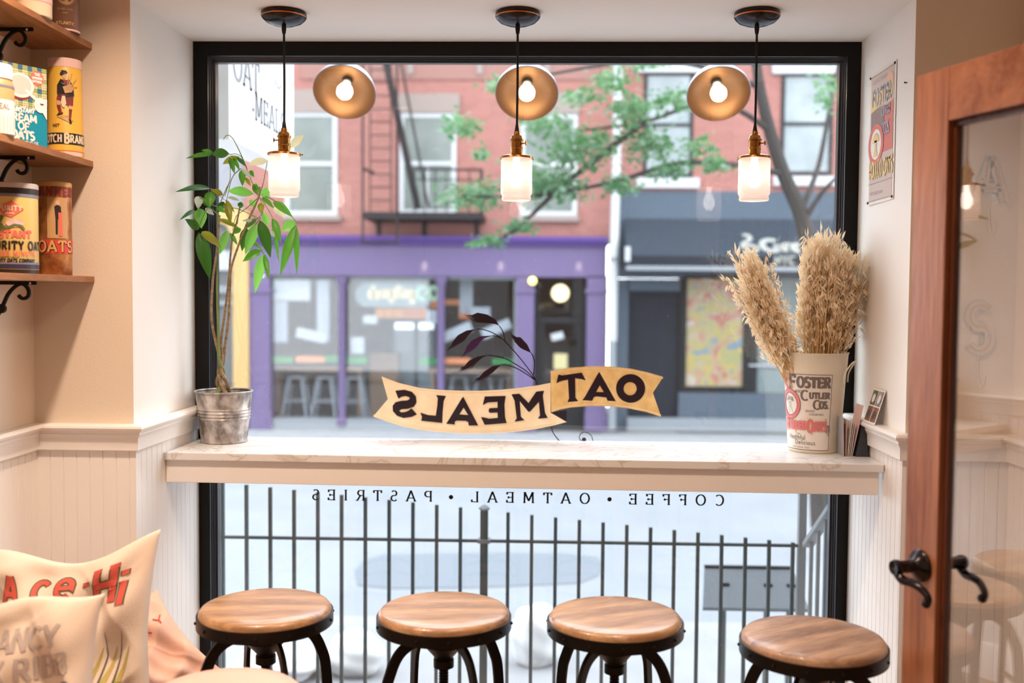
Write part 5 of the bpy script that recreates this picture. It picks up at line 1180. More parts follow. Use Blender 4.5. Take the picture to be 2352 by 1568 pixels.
# ---- purple shopfront
s_ = thing('purple_shopfront', 'purple painted takeaway shopfront across the street with three glass bays and a door', 'shopfront', (P(960, 985, FY).x, FY - .3, GZ))
YS = FY - .30
m = MB(); fbox(m, 570, 562, 1394, 634, YS, .5); m.build('fascia', pur, s_, smooth=0)
m = MB(); fbox(m, 566, 541, 1396, 552, YS - .16, .66); fbox(m, 568, 552, 1396, 563, YS - .08, .58); m.build('cornice', [purd], s_, smooth=0)
for r, nm in (((572, 634, 620, 990), 'pier'), ((1186, 634, 1226, 985), 'pier'), ((1347, 634, 1394, 985), 'pier')):
    m = MB(); fbox(m, *r, YS, .4); o = m.build(nm, pur, s_, smooth=0)
    m = MB(); fbox(m, r[0] - 3, 664, r[2] + 3, 672, YS - .04, .1); fbox(m, r[0] - 4, 945, r[2] + 4, 990, YS - .05, .1); m.build('moulding', pur, o, smooth=0)
for px in (786, 1012):
    q0 = P(px, 975, YS + .05); q1 = P(px, 636, YS + .05); m = MB(); m.lathe([(0, q0.z), (.11, q0.z), (.11, q0.z + .1), (.075, q0.z + .14), (.075, q1.z - .16), (.11, q1.z - .10), (.12, q1.z), (0, q1.z)], (q0.x, YS + .05, 0), 20); m.build('column', pur, s_)
m = MB(); fbox(m, 616, 964, 1190, 990, YS, .45); m.build('stall_riser', grym, s_, smooth=0)
m = MB(); fbox(m, 618, 634, 1190, 641, YS + .12, .06); fbox(m, 618, 641, 624, 964, YS + .12, .06); fbox(m, 1180, 641, 1188, 964, YS + .12, .06); m.build('glazing_frame', grym, s_, smooth=0)
for r in ((624, 641, 778, 964), (795, 641, 1004, 964), (1021, 641, 1180, 964)):
    m = MB(); fbox(m, *r, YS + .15, .01); m.build('pane', pgl, s_, smooth=0)
m = MB(); x0 = P(600, 800, FY).x; x1 = P(1380, 800, FY).x
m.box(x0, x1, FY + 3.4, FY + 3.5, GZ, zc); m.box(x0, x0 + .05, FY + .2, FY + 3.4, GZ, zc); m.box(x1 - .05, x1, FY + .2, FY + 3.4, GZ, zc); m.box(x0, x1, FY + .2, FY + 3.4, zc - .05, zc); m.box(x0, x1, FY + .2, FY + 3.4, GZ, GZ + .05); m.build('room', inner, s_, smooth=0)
# door bay
m = MB(); fbox(m, 1230, 636, 1345, 642, YS + .25, .08); fbox(m, 1230, 642, 1238, 985, YS + .25, .08); fbox(m, 1338, 642, 1345, 985, YS + .25, .08); fbox(m, 1238, 728, 1338, 742, YS + .25, .08); fbox(m, 1238, 925, 1338, 985, YS + .27, .06); fbox(m, 1238, 742, 1250, 925, YS + .27, .05); fbox(m, 1326, 742, 1338, 925, YS + .27, .05); m.build('door_frame', blk, s_, smooth=0)
m = MB(); fbox(m, 1238, 642, 1338, 728, YS + .29, .01); m.build('transom_pane', pgl, s_, smooth=0)
m = MB(); fbox(m, 1250, 742, 1326, 925, YS + .29, .01); m.build('door_pane', pgl, s_, smooth=0)
m = MB(); fbox(m, 1272, 812, 1303, 848, YS + .265, .004); m.build('yellow_notice', em('yellow_notice', (.95, .85, .45)), s_, smooth=0)
c0 = P(1280, 772, YS + .262); m = MB(); fn = lambda x, y: Vector((c0.x + x * .97 - y * .26, YS + .262, c0.z + y * .97 + x * .26)); deco(m, [(-.12, -.07), (.12, -.07), (.12, .07), (-.12, .07)], fn); m.build('white_notice', whs, s_, smooth=0, fix=False)

# things inside and on the shop glass
globe = mat('lit_globe', (1, .9, .6), emit=(1, .82, .45), es=3.2); ylamp = mat('lit_yellow_lamp', (1, .9, .3), emit=(.95, .85, .12), es=2.4)
def one(name, label, cat, mb, mt, smooth=0, grp=None, **k): o = mb.build(name, mt, None, smooth=smooth, **k); return tag(o, label, cat, grp)
c = P(1287, 673, FY + .6); t = thing('globe_lamp', 'glowing cream globe lamp seen through the transom above the takeaway door', 'lamp', (c.x, c.y, zc - .05))
m = MB(); m.sphere(c, .175, 20); m.build('globe', globe, t); m = MB(); m.tube([c + Vector((0, 0, .17)), Vector((c.x, c.y, zc - .05))], .01, 6); m.build('rod', blk, t)
c = P(1223, 645, YS - .12); t = thing('wall_lamp', 'small bright yellow-green lamp on the purple pier left of the takeaway door', 'lamp', tuple(c)); m = MB(); m.sphere(c, .075, 16); m.build('bulb', ylamp, t); m = MB(); m.tube([c, c + Vector((0, .12, 0))], .03, 8); m.build('socket', blk, t)
# oval sign
YG = YS + .22
t = thing('oval_sign', 'grey oval sign with glowing lettering hanging in the middle bay of the purple shop', 'sign', tuple(P(905, 676, YG)))
a_ = P(815, 676, YG); b_ = P(995, 676, YG); zt = P(905, 648, YG).z; zb = P(905, 705, YG).z; r_ = (zt - zb) / 2; zm = (zt + zb) / 2
out = [(a_.x + r_ + r_ * math.cos(R_(90 + 180 * k / 14)), zm + r_ * math.sin(R_(90 + 180 * k / 14))) for k in range(15)] + [(b_.x - r_ + r_ * math.cos(R_(-90 + 180 * k / 14)), zm + r_ * math.sin(R_(-90 + 180 * k / 14))) for k in range(15)]
m = MB(); m.extrude(out, lambda u, v: (u, YG, v), lambda u, v: (u, YG + .06, v)); m.build('board', em('oval_board', (.36, .44, .44)), t, smooth=0)
m = MB(); text(m, 'dumpling', lambda x, y: Vector((a_.x + .27 + x, YG - .01, zm - .07 + y)), .255, th=.30, wx=.82, sp=.02); m.build('yellow_lettering', mat('lit_yellow_letters', (.30, .26, .16), emit=(1, .86, .52), es=.35), t, smooth=0, fix=False)
m = MB(); text(m, 'GO', lambda x, y: Vector((a_.x + .27 + x, YG - .01, zm - .09 + y)), .25, x0=text_w('dumpling', .255, .02, .82) + .03, th=.3, wx=.95, sp=.02); m.build('green_lettering', mat('lit_green_letters', (.18, .28, .18), emit=(.62, .90, .58), es=.18), t, smooth=0, fix=False)
def item(name, label, cat, r, mt, Y=YG, d=.02, grp=None):
    m = MB(); fbox(m, *r, Y, d); return one(name, label, cat, m, mt, grp=grp)
item('poster', 'white poster in the top corner of the left bay of the purple shop', 'poster', (624, 642, 712, 690), whs)
item('banner', 'pale vertical banner at the left edge of the left shop bay, under the white poster', 'banner', (627, 692, 660, 786), stl, YG + .02)
item('banner', 'tall pale vertical banner beside the first purple column', 'banner', (728, 642, 756, 784), stl, YG + .02)
item('banner', 'pale narrow banner at the top of the right shop bay', 'banner', (1056, 642, 1086, 720), stl, YG + .3)
for i, (r, lb) in enumerate((((622, 819, 672, 833), 'at the left end of the left bay'), ((746, 817, 779, 831), 'just left of the first purple column'), ((795, 819, 843, 835), 'just right of the first purple column'), ((962, 822, 1004, 837), 'just left of the second purple column'), ((1130, 824, 1182, 836), 'at the right end of the right bay'))):
    item('window_strip', 'green strip sticker on the shop glass ' + lb, 'sticker', r, grn, YG - .05, .01, 'coloured strips on the shop glass')
for i, (r, lb) in enumerate((((680, 818, 745, 832), 'in the left bay'), ((1022, 822, 1080, 836), 'in the right bay'))):
    item('window_strip', 'orange strip sticker on the shop glass ' + lb, 'sticker', r, ora, YG - .05, .01, 'coloured strips on the shop glass')
for i, (r, lb, mt) in enumerate((((862, 708, 882, 730), 'leftmost', orl), ((884, 708, 902, 730), 'second', orl), ((904, 708, 928, 730), 'third', orl), ((930, 706, 978, 732), 'widest', ora), ((988, 684, 1004, 708), 'highest, beside the second column', ora), ((1022, 688, 1084, 700), 'top strip in the right bay', ora), ((1054, 698, 1084, 732), 'lower piece in the right bay', ora))):
    item('menu_board', 'orange lit menu board inside the takeaway, ' + lb, 'menu board', r, mt, FY + 1.2, .05, 'orange menu boards')
item('notice', 'white sheet beside the orange boards in the middle shop bay', 'notice', (980, 712, 1003, 742), whs, YG + .02)
item('notice', 'small white notice left of the orange boards in the shop', 'notice', (834, 724, 866, 743), whs, YG + .02)
item('notice', 'white framed notice low at the left of the middle shop bay', 'notice', (806, 774, 836, 812), whs, YG)
item('notice', 'pale blue sheet under the orange boards of the right bay', 'notice', (1082, 705, 1126, 728), stl, YG + .04)
lit = mat('lit_fridge_head', (1, 1, 1), emit=(.86, .95, 1), es=1.3); fr_ = em('fridge_body', (.38, .46, .48))
for i, (x0, x1, lb) in enumerate(((905, 952, 'left'), (960, 998, 'right'))):
    c = P((x0 + x1) / 2, 830, FY + 1.6); t = thing('drinks_fridge', lb + ' one of two glowing upright drinks fridges inside the takeaway', 'fridge', (c.x, c.y, GZ), 'drinks fridges')
    m = MB(); X0, X1, Z0_, Z1_ = fbox(m, x0, 738, x1, 815, FY + 1.6, .6); m.box(X0, X1, FY + 1.6, FY + 2.2, GZ, Z0_); m.build('cabinet', fr_, t, smooth=0)
    m = MB(); fbox(m, x0 + 2, 741, x1 - 2, 756, FY + 1.57, .03); m.build('lit_header', lit, t, smooth=0)
    m = MB()
    for k in range(4): fbox(m, x0 + 5, 763 + k * 12, x1 - 5, 769 + k * 12, FY + 1.58, .02)
    m.build('shelf_stock', [stl if i else whs], t, smooth=0)
m = MB(); x0, x1, z0, z1 = fbox(m, 850, 812, 915, 822, FY + 1.3, .6); m.box(x0, x1, FY + 1.3, FY + 1.36, GZ, z0); one('service_counter', 'wooden service counter inside the takeaway', 'counter', m, wod)
for (r, lb) in (((626, 844, 832, 853), 'left'), ((984, 846, 1178, 856), 'right')):
    t = thing('window_bar', lb + ' wooden eating bar behind the takeaway glass', 'bar', tuple(P((r[0] + r[2]) / 2, 849, FY + .5)), 'window bars'); m = MB(); X0, X1, Z0_, Z1_ = fbox(m, *r, FY + .45, .4); m.build('bar_top', wod, t, smooth=0)
    m = MB(); m.box(X0 + .05, X0 + .1, FY + .5, FY + .8, GZ, Z0_); m.build('leg', wod, t, smooth=0); m = MB(); m.box(X1 - .1, X1 - .05, FY + .5, FY + .8, GZ, Z0_); m.build('leg', wod, t, smooth=0)
def wstool():
    t = thing('metal_stool', 'white metal cafe stool, leftmost of the row behind the takeaway glass', 'stool', (0, 0, GZ), 'white metal stools in the takeaway')
    m = MB(); m.lathe([(0, GZ + .98), (.17, GZ + .98), (.18, GZ + .96), (0, GZ + .95)], n=16); m.build('seat', stl, t)
    for sx, sy in ((1, 1), (1, -1), (-1, 1), (-1, -1)):
        m = MB(); m.tube([(sx * .13, sy * .13, GZ + .95), (sx * .15, sy * .15, GZ + .8), (sx * .27, sy * .27, GZ)], [.03, .028, .022], 6); m.build('leg', stl, t)
    m = MB(); m.tube([(sx * .2, sy * .2, GZ + .5) for sx, sy in ((1, 1), (-1, 1), (-1, -1), (1, -1), (1, 1))], .014, 6); m.build('brace', stl, t); return t
ws = wstool()
for i, px in enumerate((682, 748, 814, 1050, 1108, 1166)):
    o = ws if i == 0 else copy_tree(ws); c = P(px, 900, FY + .42 - .0); o.location.x = c.x; o.location.y = FY + .95 if i > 2 else FY + .42
    if i: o['label'] = 'white metal cafe stool, %s behind the takeaway glass' % ('', 'second in the left bay', 'nearest the first purple column', 'left one of the right bay', 'middle one of the right bay', 'right one of the right bay')[i]
ws.location.y = FY + .42
for c_, lb in (((715, 770), 'left bay'), ((1050, 762), 'right bay, left'), ((1140, 755), 'right bay, right')):
    c = P(*c_, YG); a = R_(-12 if c_[0] < 800 else 24); m = MB(); fn = lambda x, y: Vector((c.x + x * math.cos(a) - y * math.sin(a), YG, c.z + x * math.sin(a) + y * math.cos(a)))
    m.extrude([(-.30, -.10), (.30, -.10), (.30, .10), (-.30, .10)], fn, lambda x, y: fn(x, y) + Vector((0, .01, 0))); one('paper_sign', 'tilted white printed paper on the shop glass, ' + lb, 'paper sign', m, whs, grp='tilted papers on the shop glass')

# ---- yellow pier building at the left
t = thing('yellow_shopfront', 'yellow-painted arched shopfront edge left of the purple shop, behind the plant', 'shopfront', (P(530, 990, FY).x, YS, GZ))
m = MB(); X0, X1, Z0_, Z1_ = fbox(m, 535, 520, 571, 992, YS - .05, .5); m.build('pier', yelp, t, smooth=0)
m = MB(); q = [P(571, 520, YS), P(571, 470, YS), P(500, 470, YS), P(440, 500, YS), P(440, 560, YS), P(500, 528, YS), P(535, 530, YS), P(535, 560, YS)]
q = [(p.x, p.z) for p in (P(571, 522, YS), P(571, 486, YS), P(545, 478, YS), P(500, 478, YS), P(440, 478, YS), P(440, 508, YS), P(500, 508, YS), P(522, 518, YS), P(535, 545, YS), P(536, 522, YS))]
m.extrude(q, lambda u, v: (u, YS - .04, v), lambda u, v: (u, YS + .4, v)); m.build('arch', yelp, t, smooth=0)
m = MB(); m.box(-14, P(560, 400, FY).x, FY + .1, FY + 8, zc, 9.5); m.build('upper_wall', em('lilac_grey_render', (.46, .46, .50), .9), t, smooth=0)
m = MB(); fbox(m, 300, 545, 535, 992, YS + .3, .1); m.build('shop_window', em('grey_shop_window', (.20, .21, .22), .3), t, smooth=0)
for i, (ya, yb) in enumerate(((575, 620), (655, 672), (690, 700), (905, 925))):
    m = MB(); fbox(m, 300, ya, 533, yb, YS + .2, .1); m.build('window_bar', grym if i != 0 else whs, t, smooth=0)

# ---- right-hand building
b2 = thing('slate_fronted_building', 'brick building with dark slate-blue ground floor across the street at the right', 'building', (P(1700, 985, FY).x, FY, GZ))
x0 = xr + .001; zc2 = P(1700, 440, FY).z
m = MB(); m.box(x0, 20, FY, FY + .3, zc2, 9.5); m.build('wall', brk, b2, smooth=0)
m = MB(); m.box(x0, 20, FY + .3, FY + 8, zc2, 9.5); m.build('roof_mass', stone, b2, smooth=0)
for r in ((1478, 166, 1592, 408), (1793, 168, 1912, 402)): sash(b2, *r, dkf, wgl2, t=.07)
for r in ((1462, 408, 1607, 431), (1778, 404, 1925, 426), (1462, 140, 1620, 165), (1776, 142, 1925, 168)):
    m = MB(); fbox(m, *r, FY - .12, .14); m.build('sill', wfr, b2, smooth=0)
m = MB(); m.box(x0, 20, FY - .05, FY + .4, P(1700, 640, FY).z, zc2); m.build('sign_band', slate, b2, smooth=0)
m = MB(); m.box(x0, P(1442, 800, FY).x, FY - .05, FY + .4, GZ, P(1430, 640, FY).z); fbox(m, 1442, 640, 1560, 668, FY - .05, .3); m.build('left_pier', slate, b2, smooth=0)
m = MB(); fbox(m, 1442, 668, 1560, 958, FY + .1, .1); m.build('dark_doorway', slatd, b2, smooth=0)
m = MB(); xx0 = P(1560, 800, FY).x; m.box(xx0, 20, FY - .05, FY + .4, GZ, P(1700, 902, FY).z); m.build('low_panel', slate, b2, smooth=0)
m = MB(); m.box(xx0, P(1740, 800, FY).x, FY + .0, FY + .3, P(1700, 902, FY).z, P(1650, 625, FY).z); m.build('window_surround', blk, b2, smooth=0)
m = MB(); m.box(P(1740, 800, FY).x, 20, FY + .05, FY + .1, P(1800, 902, FY).z, P(1800, 640, FY).z); m.build('grey_glazing', em('grey_glazing', (.30, .37, .38), .2), b2, smooth=0)
m = MB(); fbox(m, 1800, 800, 1990, 832, FY - .0, .04); fbox(m, 1720, 838, 1990, 842, FY - .02, .04); m.build('glazing_bar', whs, b2, smooth=0)
m = MB(); fbox(m, 1440, 962, 1990, 992, FY - .15, .12); m.build('plinth', grym, b2, smooth=0)
# mural window
t = thing('mural_panel', 'colourful abstract painted panel in a black frame on the slate shopfront', 'mural', tuple(P(1641, 887, FY - .02)))
mm = bpy.data.materials.new('abstract_mural'); mm.use_nodes = True; nt = mm.node_tree; bs = nt.nodes['Principled BSDF']
tc = nt.nodes.new('ShaderNodeTexCoord'); ns = nt.nodes.new('ShaderNodeTexNoise'); ns.inputs['Scale'].default_value = 1.6; ns.inputs['Detail'].default_value = 2; ns.inputs['Distortion'].default_value = 1.6
nt.links.new(tc.outputs['Object'], ns.inputs[0]); rp = nt.nodes.new('ShaderNodeValToRGB'); rp.color_ramp.interpolation = 'CONSTANT'
cs = [(0, (.20, .32, .42)), (.36, (.62, .45, .12)), (.43, (.46, .44, .16)), (.48, (.60, .42, .30)), (.52, (.55, .15, .10)), (.56, (.62, .48, .20)), (.61, (.62, .55, .50)), (.67, (.30, .40, .24))]
while len(rp.color_ramp.elements) < len(cs): rp.color_ramp.elements.new(.5)
for e, (p_, c_) in zip(rp.color_ramp.elements, cs): e.position = p_
for e, (p_, c_) in zip(rp.color_ramp.elements, cs): e.color = (*[k * KE for k in c_], 1)
nt.links.new(ns.outputs['Fac'], rp.inputs[0]); nt.links.new(rp.outputs[0], bs.inputs['Base Color']); bs.inputs['Roughness'].default_value = .5
m = MB(); fbox(m, 1577, 641, 1707, 887, FY - .03, .03); m.build('painting', mm, t, smooth=0)
m = MB()
for r in ((1568, 632, 1577, 896), (1707, 632, 1718, 896), (1577, 632, 1707, 641), (1577, 887, 1707, 896)): fbox(m, *r, FY - .06, .06)
m.build('frame', blk, t, smooth=0)
# awning
t = thing('awning', 'dark slate shop awning with cream lettering on the right-hand shopfront', 'awning', tuple(P(1700, 600, FY - 1)))
za = P(1700, 503, FY - .05).z; XA = P(1441, 560, FY - 1.1).x; zf = P(1700, 588, FY - 1.1).z
m = MB(); m.hexa([(XA, FY - 1.1, zf - .18), (14, FY - 1.1, zf - .18), (14, FY - .05, zf - .18), (XA, FY - .05, zf - .18), (XA, FY - 1.1, zf), (14, FY - 1.1, zf), (14, FY - .05, za), (XA, FY - .05, za)]); m.build('canvas', em('awning_canvas', (.055, .075, .10), .9), t, smooth=0)
m = MB(); m.box(XA, 14, FY - 1.115, FY - 1.10, zf - .19, zf - .01); m.build('valance', slatd, t, smooth=0)
m = MB(); m.box(XA - .02, 14, FY - 1.14, FY - 1.08, zf - .27, zf - .19); m.build('front_bar', grym, t, smooth=0)
m = MB(); fbox(m, 1436, 566, 1448, 600, FY - 1.16, .06); m.build('bracket', whs, t, smooth=0)
ca = P(1708, 568, FY - .9); crm = em('cream_lettering', (.55, .57, .53))
sl = (za - zf) / 1.05; ln = math.hypot(1, sl)
fa = lambda x, y: Vector((ca.x + x, FY - 1.1 + (.12 + y) / ln - .02 * sl / ln, zf + (.12 + y) / ln * sl + .02 / ln))
m = MB(); ribbon(m, [(p.x, p.y) for p in smoothpath([(.02, .05, 0), (.14, -.02, 0), (.24, .10, 0), (.14, .22, 0), (.0, .14, 0), (.02, .28, 0), (.16, .42, 0), (.14, .56, 0), (.04, .56, 0)], 4)], fa, .09); m.build('scroll_ornament', crm, t, smooth=0, fix=False)
m = MB(); text(m, 'Gro', fa, .40, x0=.32, y0=.02, th=.3, wx=1.05, sp=.03, serif=.05); text(m, 'cers', fa, .40, x0=1.45, y0=.02, th=.3, wx=1.05, sp=.03); m.build('lettering', crm, t, smooth=0, fix=False)
cb = P(1778, 606, FY - 1.12); m = MB(); text(m, 'NYC', lambda x, y: Vector((cb.x + x, FY - 1.118, cb.z + y)), .14, th=.24, sp=.1); m.build('valance_lettering', crm, t, smooth=0, fix=False)

# ---- downpipe
t = thing('downpipe', 'white rain downpipe with grey lower end between the two buildings', 'pipe', tuple(P(1408, 985, FY - .55)))
m = MB(); m.tube([P(1420, 60, FY - .5), P(1418, 300, FY - .5), P(1411, 560, FY - .5), P(1407, 783, FY - .5)], .085, 14); m.build('upper_pipe', whp, t)
m = MB(); m.tube([P(1407, 783, FY - .5), P(1406, 985, FY - .5)], .075, 14); m.build('lower_pipe', grym, t)
for py in (150, 432, 600): 
    c = P(1411 + (600 - py) * .016, py, FY - .5); m = MB(); m.lathe([(.085, c.z), (.10, c.z), (.10, c.z + .07), (.085, c.z + .07)], (c.x, c.y, 0), 14, cap=False); m.box(c.x - .02, c.x + .02, c.y, FY, c.z, c.z + .05); m.build('collar', grym, t)

# ---- fire escape
fe = em('fire_escape_iron', (.035, .032, .035), .6); t = thing('fire_escape', 'black iron fire escape with diagonal stair and ladder on the brick building', 'fire escape', tuple(P(970, 503, FY - .6)))
YF = FY - 1.0
m = MB(); fbox(m, 835, 487, 1108, 503, YF, 1.0); m.build('platform', fe, t, smooth=0)
def bar(nm, a, b, w, Y=YF, mt=fe): m = MB(); m.tube([P(*a, Y), P(*b, Y)], w, 6); return m.build(nm, mt, t)
bar('stair_stringer', (868, 60), (960, 480), .065, YF + .1); bar('stair_stringer', (905, 60), (985, 480), .022, YF + .6)
for a, b, w in (((833, 60), (833, 560), .022), ((912, 60), (912, 560), .022)): bar('ladder_rail', a, b, w)
for k in range(13): bar('rung', (850, 130 + k * 30), (900, 130 + k * 30), .012, YF + .3)
bar('ladder_side', (850, 100), (850, 487), .012, YF + .3); bar('ladder_side', (898, 100), (898, 487), .012, YF + .3)
bar('ladder_foot', (833, 558), (912, 558), .018); bar('guard_rail', (950, 388), (1104, 390), .022); bar('guard_rail', (950, 412), (1106, 414), .012); bar('guard_rail', (835, 388), (860, 398), .028)
for px in (952, 975, 1000, 1025, 1050, 1078, 1106): bar('baluster', (px, 388), (px, 488), .012 if px < 1100 else .03)
for px in (870, 975, 1095): bar('brace', (px, 503), (px, 545), .05, YF + .7)

# ---- street tree
fol = [leafmat('tree_leaf', (.12 * KE, .36 * KE, .16 * KE), .5), leafmat('tree_leaf_pale', (.30 * KE, .52 * KE, .36 * KE), .5)]; tb_ = em('tree_bark', (.10, .09, .085), .9)
YT = 11.0; t = thing('street_tree', 'street tree with leaning dark trunk and loose pale green leaves before the brick buildings', 'tree', (P(1870, 1000, YT).x, YT, GZ))
def limb(pts, r0, r1, nm='branch'):
    sp = smoothpath([P(px, py, YT + dy) for px, py, dy in pts], 5); n = len(sp); m = MB(); m.tube(sp, [r0 + (r1 - r0) * i / n for i in range(n)], 8); return m.build(nm, tb_, t)
limb([(1885, 1210, 0), (1872, 900, 0), (1862, 620, 0), (1842, 500, 0), (1800, 400, 0), (1768, 300, 0), (1745, 200, 0), (1730, 90, 0), (1700, -60, 0)], .11, .04, 'trunk')
for br in ([(1768, 300, 0), (1690, 250, -.2), (1600, 240, -.3), (1480, 280, -.4), (1330, 300, -.5)], [(1800, 400, 0), (1700, 380, -.3), (1560, 375, -.5), (1400, 420, -.6), (1220, 450, -.8), (1060, 450, -.9)], [(1842, 480, 0), (1880, 380, .2), (1905, 250, .3), (1930, 120, .4)], [(1745, 200, 0), (1600, 150, -.3), (1450, 140, -.5), (1160, 190, -.6)], [(1850, 500, 0), (1890, 440, -.2), (1930, 400, -.3)], [(1480, 280, -.4), (1300, 420, -.5), (1180, 530, -.6), (1110, 555, -.6)]):
    limb(br, .035, .010)
rt = random.Random(4); m = MB(); cl = [(1330, 335, 95, 50, 5), (1450, 250, 55, 40, 3), (1225, 420, 75, 38, 4), (1085, 445, 65, 30, 3), (1550, 225, 50, 30, 1.5), (1400, 180, 45, 22, 1.2), (1060, 285, 45, 22, 1.5), (1150, 190, 40, 15, .8), (1490, 325, 60, 35, 2.5), (1600, 335, 45, 22, 1), (1640, 378, 45, 16, 1), (1190, 515, 40, 18, 1), (1120, 548, 35, 10, 1), (1290, 425, 60, 28, 2), (1250, 280, 50, 28, 1.2), (1420, 420, 40, 22, 1.4), (1540, 385, 40, 22, 1.2), (1340, 220, 55, 20, 1), (1110, 350, 20, 8, .5), (1900, 200, 40, 60, 1), (1470, 140, 60, 15, .8)]
for cx, cy, rx__, ry_, wgt in cl:
    for k in range(int(120 * wgt)):
        u, v = rt.gauss(0, .5), rt.gauss(0, .5); c = P(cx + rx__ * u, cy + ry_ * v + abs(u) * 6, YT - .5 + rt.uniform(-.5, .5))
        d = Vector((rt.uniform(-1, 1), rt.uniform(-.6, .6), rt.uniform(-.7, .3))).normalized(); s_2 = d.cross(Vector((rt.uniform(-1, 1), rt.uniform(-1, 1), 1))).normalized(); L = rt.uniform(.06, .10); w = L * .30
        m.add([c, c + d * L * .5 + s_2 * w, c + d * L, c + d * L * .5 - s_2 * w], [(0, 1, 2, 3)], 0 if rt.random() < .6 else 1)
o = m.build('foliage', fol, t, smooth=0, fix=False); o['kind'] = 'stuff'

# ---- railing in front of the window
irn = em('green_black_iron', (.16, .20, .20), .45); YR = 4.4
t = thing('iron_fence', 'dark iron picket fence with sloping picket tips just outside the window', 'fence', (P(1200, 1240, YR).x, YR, GZ))
a = P(440, 1235, YR); c = P(1836, 1250, YR); zr = (a.z + P(1200, 1243, YR).z) / 2
zr = P(1200, 1243, YR).z
m = MB(); m.box(a.x - .5, c.x, YR - .008, YR + .008, zr - .006, zr + .006); m.box(a.x - .5, c.x, YR - .008, YR + .008, GZ + .12, GZ + .14); m.build('rail', irn, t, smooth=0)
for k in range(-1, 25):
    px = 512 + 54.55 * k
    if abs(px - 1112) < 8: continue
    q = P(px, 1240, YR); ztip = P(px, 1113 + (px - 567) * .1057, YR).z; m = MB(); m.box(q.x - .0075, q.x + .0075, YR - .0075, YR + .0075, GZ, ztip); m.build('picket', irn, t, smooth=0)
q = P(1112, 1240, YR); zt = P(1112, 1172, YR).z; m = MB(); m.box(q.x - .0165, q.x + .0165, YR - .0165, YR + .0165, GZ, zt); m.build('post', irn, t, smooth=0)
m = MB(); m.lathe([(.016, zt), (.024, zt + .006), (.024, zt + .012), (.012, zt + .022), (.0, zt + .028)], (q.x, YR, 0), 4); m.box(q.x - .027, q.x + .027, YR - .027, YR + .027, zr - .006, zr + .010); m.build('finial', grym, t, smooth=0)
q = P(1841, 1250, YR); zt = P(1841, 1100, YR).z; m = MB(); m.box(q.x - .016, q.x + .016, YR - .016, YR + .016, GZ, zt); m.build('post', grym, t, smooth=0)
# stair handrail
t = thing('stair_handrail', 'grey iron handrail climbing towards the shop door at the right, outside the window', 'handrail', (q.x + .012, 4.1, GZ))
xh = q.x + .02; A_ = Vector((xh, 4.38, P(1852, 1252, 4.38).z)); B_ = Vector((xh, 3.85, P(1905, 1120, 3.85).z))
m = MB(); m.tube([A_, B_], 0, rect=(.045, .02), up=(0, 0, 1)); m.build('handrail', grym, t, smooth=0)
for k in range(5):
    p_ = A_.lerp(B_, .12 + k * .2); m = MB(); m.box(p_.x - .007, p_.x + .007, p_.y - .007, p_.y + .007, GZ, p_.z); m.build('baluster', grym, t, smooth=0)
# sloping stand
YK = 5.6; t = thing('display_stand', 'dark sloping-topped metal stand on two legs beyond the fence, at the right', 'stand', (P(1715, 1400, YK).x, YK, GZ))
xa, xb_ = P(1622, 1310, YK).x, P(1826, 1310, YK).x; z1, z0 = P(1715, 1310, YK).z, P(1715, 1376, YK).z
m = MB(); m.hexa([(xa - .04, YK - .16, z0 - .0), (xb_ + .04, YK - .16, z0 - .0), (xb_ + .04, YK - .15, z0 - .02), (xa - .04, YK - .15, z0 - .02), (xa, YK + .05, z1), (xb_, YK + .05, z1), (xb_, YK + .07, z1 - .01), (xa, YK + .07, z1 - .01)]); m.build('sloping_top', em('stand_grey', (.24, .27, .30), .3), t, smooth=0)
m = MB(); m.box(xa, xb_, YK + .045, YK + .075, z1 - .004, z1 + .010); m.build('top_edge', blk, t, smooth=0)
for px in (1662, 1760, 1812): 
    q = P(px, 1380, YK); m = MB(); m.box(q.x - .012, q.x + .012, YK - .02, YK + .01, GZ, z0 + .06); m.build('leg', irn, t, smooth=0)
    m = MB(); m.box(q.x - .022, q.x + .022, YK - .05, YK + .02, z0 + .0, z0 + .1); m.build('clamp', blk, t, smooth=0)
# white bags on the pavement
bagm = em('white_bag', (1.25, 1.25, 1.25), .5)
def bag(label, px, py, rx_, rz, seed):
    d = C2W @ Vector(((px - 1176) / F, (784 - py) / F, -1)); q = CAM + d * ((GZ + rz * .8 - CAM.z) / d.z); rr = random.Random(seed); bm = bmesh.new(); bmesh.ops.create_icosphere(bm, subdivisions=4, radius=1)
    for v in bm.verts:
        n = v.co.copy(); k = 1 + .08 * math.sin(4 * n.x + seed) * math.cos(5 * n.y) + .05 * math.sin(9 * n.z + seed * 2 + 3 * n.x); v.co = Vector((n.x * rx_ * k, n.y * rx_ * .8 * k, max(-.8, n.z * k) * rz))
    me = bpy.data.meshes.new('bag'); bm.to_mesh(me); bm.free(); me.materials.append(bagm); me.polygons.foreach_set('use_smooth', [True] * len(me.polygons))
    o = bpy.data.objects.new('plastic_bag', me); COL.objects.link(o); o.location = (q.x, q.y, GZ + rz * .8); tag(o, label, 'bag', 'white bags on the pavement')
bag('rounded white bag on the pavement, seen between the first and second bar stools', 815, 1502, .20, .17, 2)
bag('tall white bag on the pavement, seen just left of the third bar stool', 1232, 1462, .17, .25, 5)
bag('flat white bag lying on the pavement behind the leftmost bar stool', 640, 1520, .30, .12, 9)

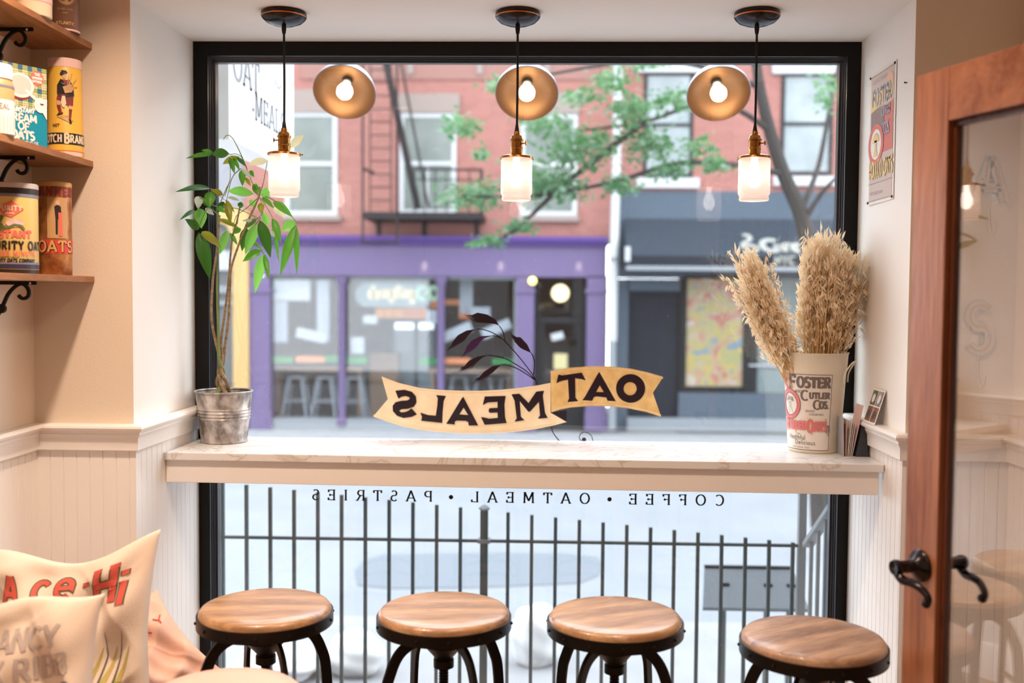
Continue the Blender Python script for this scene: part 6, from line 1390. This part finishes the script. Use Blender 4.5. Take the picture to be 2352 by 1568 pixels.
# ================================================================== outside gooseneck lamps and blade sign
ins = mat('shade_inside_enamel', (.22, .115, .05), .36, .55); outm = mat('shade_outside_steel', (.30, .32, .38), .4, .6)
ebulb = mat('lit_outside_bulb', (1, 1, 1), emit=(1, .74, .45), es=14)
n = Vector((0, -math.cos(R_(44)), -math.sin(R_(44)))); Mr = n.to_track_quat('Z', 'X').to_matrix(); YL = 4.25
for px, py, lb in ((791, 213, 'left'), (1210, 216, 'middle'), (1651, 217, 'right')):
    c = P(px, py, YL); t = thing('gooseneck_lamp', lb + ' one of three gooseneck sign lamps outside the window, its lit bulb facing in', 'lamp', tuple(c), 'gooseneck lamps outside the window')
    m = MB(); m.lathe([(.129, 0), (.131, -.002), (.128, -.020), (.118, -.045), (.098, -.068), (.068, -.084), (.040, -.092), (.034, -.100), (.034, -.150), (0, -.152)], tuple(c), 48, M=Mr, cap=False); m.build('shade', outm, t)
    m = MB(); m.lathe([(.1285, .0005), (.1262, -.019), (.116, -.043), (.096, -.066), (.067, -.081), (.038, -.089), (0, -.090)], tuple(c), 48, M=Mr, cap=False); m.build('shade_lining', ins, t, fix=False)
    m = MB(); m.lathe([(0, -.088), (.021, -.088), (.021, -.080), (.019, -.078), (.020, -.072), (.019, -.070), (0, -.070)], tuple(c), 24, M=Mr); m.build('lamp_holder', grym, t)
    m = MB(); m.lathe([(.013, -.070), (.014, -.058), (.020, -.045), (.029, -.030), (.0335, -.014), (.032, .004), (.024, .017), (.010, .024), (0, .0245)], tuple(c), 28, M=Mr); m.build('light_bulb', ebulb, t)
    bck = c - n * .150; m = MB(); m.tube(smoothpath([bck, bck - n * .08, bck + Vector((0, .02, .20)), Vector((c.x, c.y - .10, c.z + .38)), Vector((c.x, c.y - .30, c.z + .36)), Vector((c.x, 3.75, c.z + .28))], 6), .011, 10); m.build('gooseneck', outm, t)
    m = MB(); m.tube([Vector((c.x, 3.742, c.z + .28)), Vector((c.x, 3.765, c.z + .28))], .045, 20); m.build('wall_plate', outm, t)
XB = -1.17
lbx = mat('backlit_sign_face', (.5, .52, .53), .4, emit=(.95, 1, 1), es=.42); slt = mat('slate_blue_lettering', (.26, .28, .33), .5)
zb = 2.155; t = thing('blade_sign', 'glowing white projecting blade sign with slanting blue letters, outside the window', 'sign', (XB - .06, 4.25, zb))
m = MB(); m.box(XB - .12, XB, 3.80, 4.80, zb, zb + 1.0); m.build('light_box', lbx, t, smooth=0, bevel=.004)
m = MB(); m.box(XB - .07, XB - .05, 3.742, 3.80, zb + .2, zb + .24); m.box(XB - .07, XB - .05, 3.742, 3.80, zb + .8, zb + .84); m.build('wall_arm', blk, t, smooth=0)
bf = lambda x, y: Vector((XB + .002, 3.83 + x, zb + y))
m = MB(); text(m, 'OAT', bf, .13, x0=.02, y0=.235, th=.16, tn=.08, serif=.1, sp=.06); text(m, 'MEALS', bf, .105, x0=.315, y0=.13, th=.16, tn=.08, serif=.1, sp=.12); text(m, '.', bf, .1, x0=.275, y0=.16, th=.3); m.build('lettering', slt, t, smooth=0, fix=False)
m = MB(); ribbon(m, [(p.x, p.y) for p in smoothpath([(.62, .36, 0), (.68, .33, 0), (.73, .36, 0), (.70, .44, 0), (.62, .50, 0), (.55, .60, 0)], 6)], bf, .008); m.build('wheat_flourish', slt, t, smooth=0, fix=False)
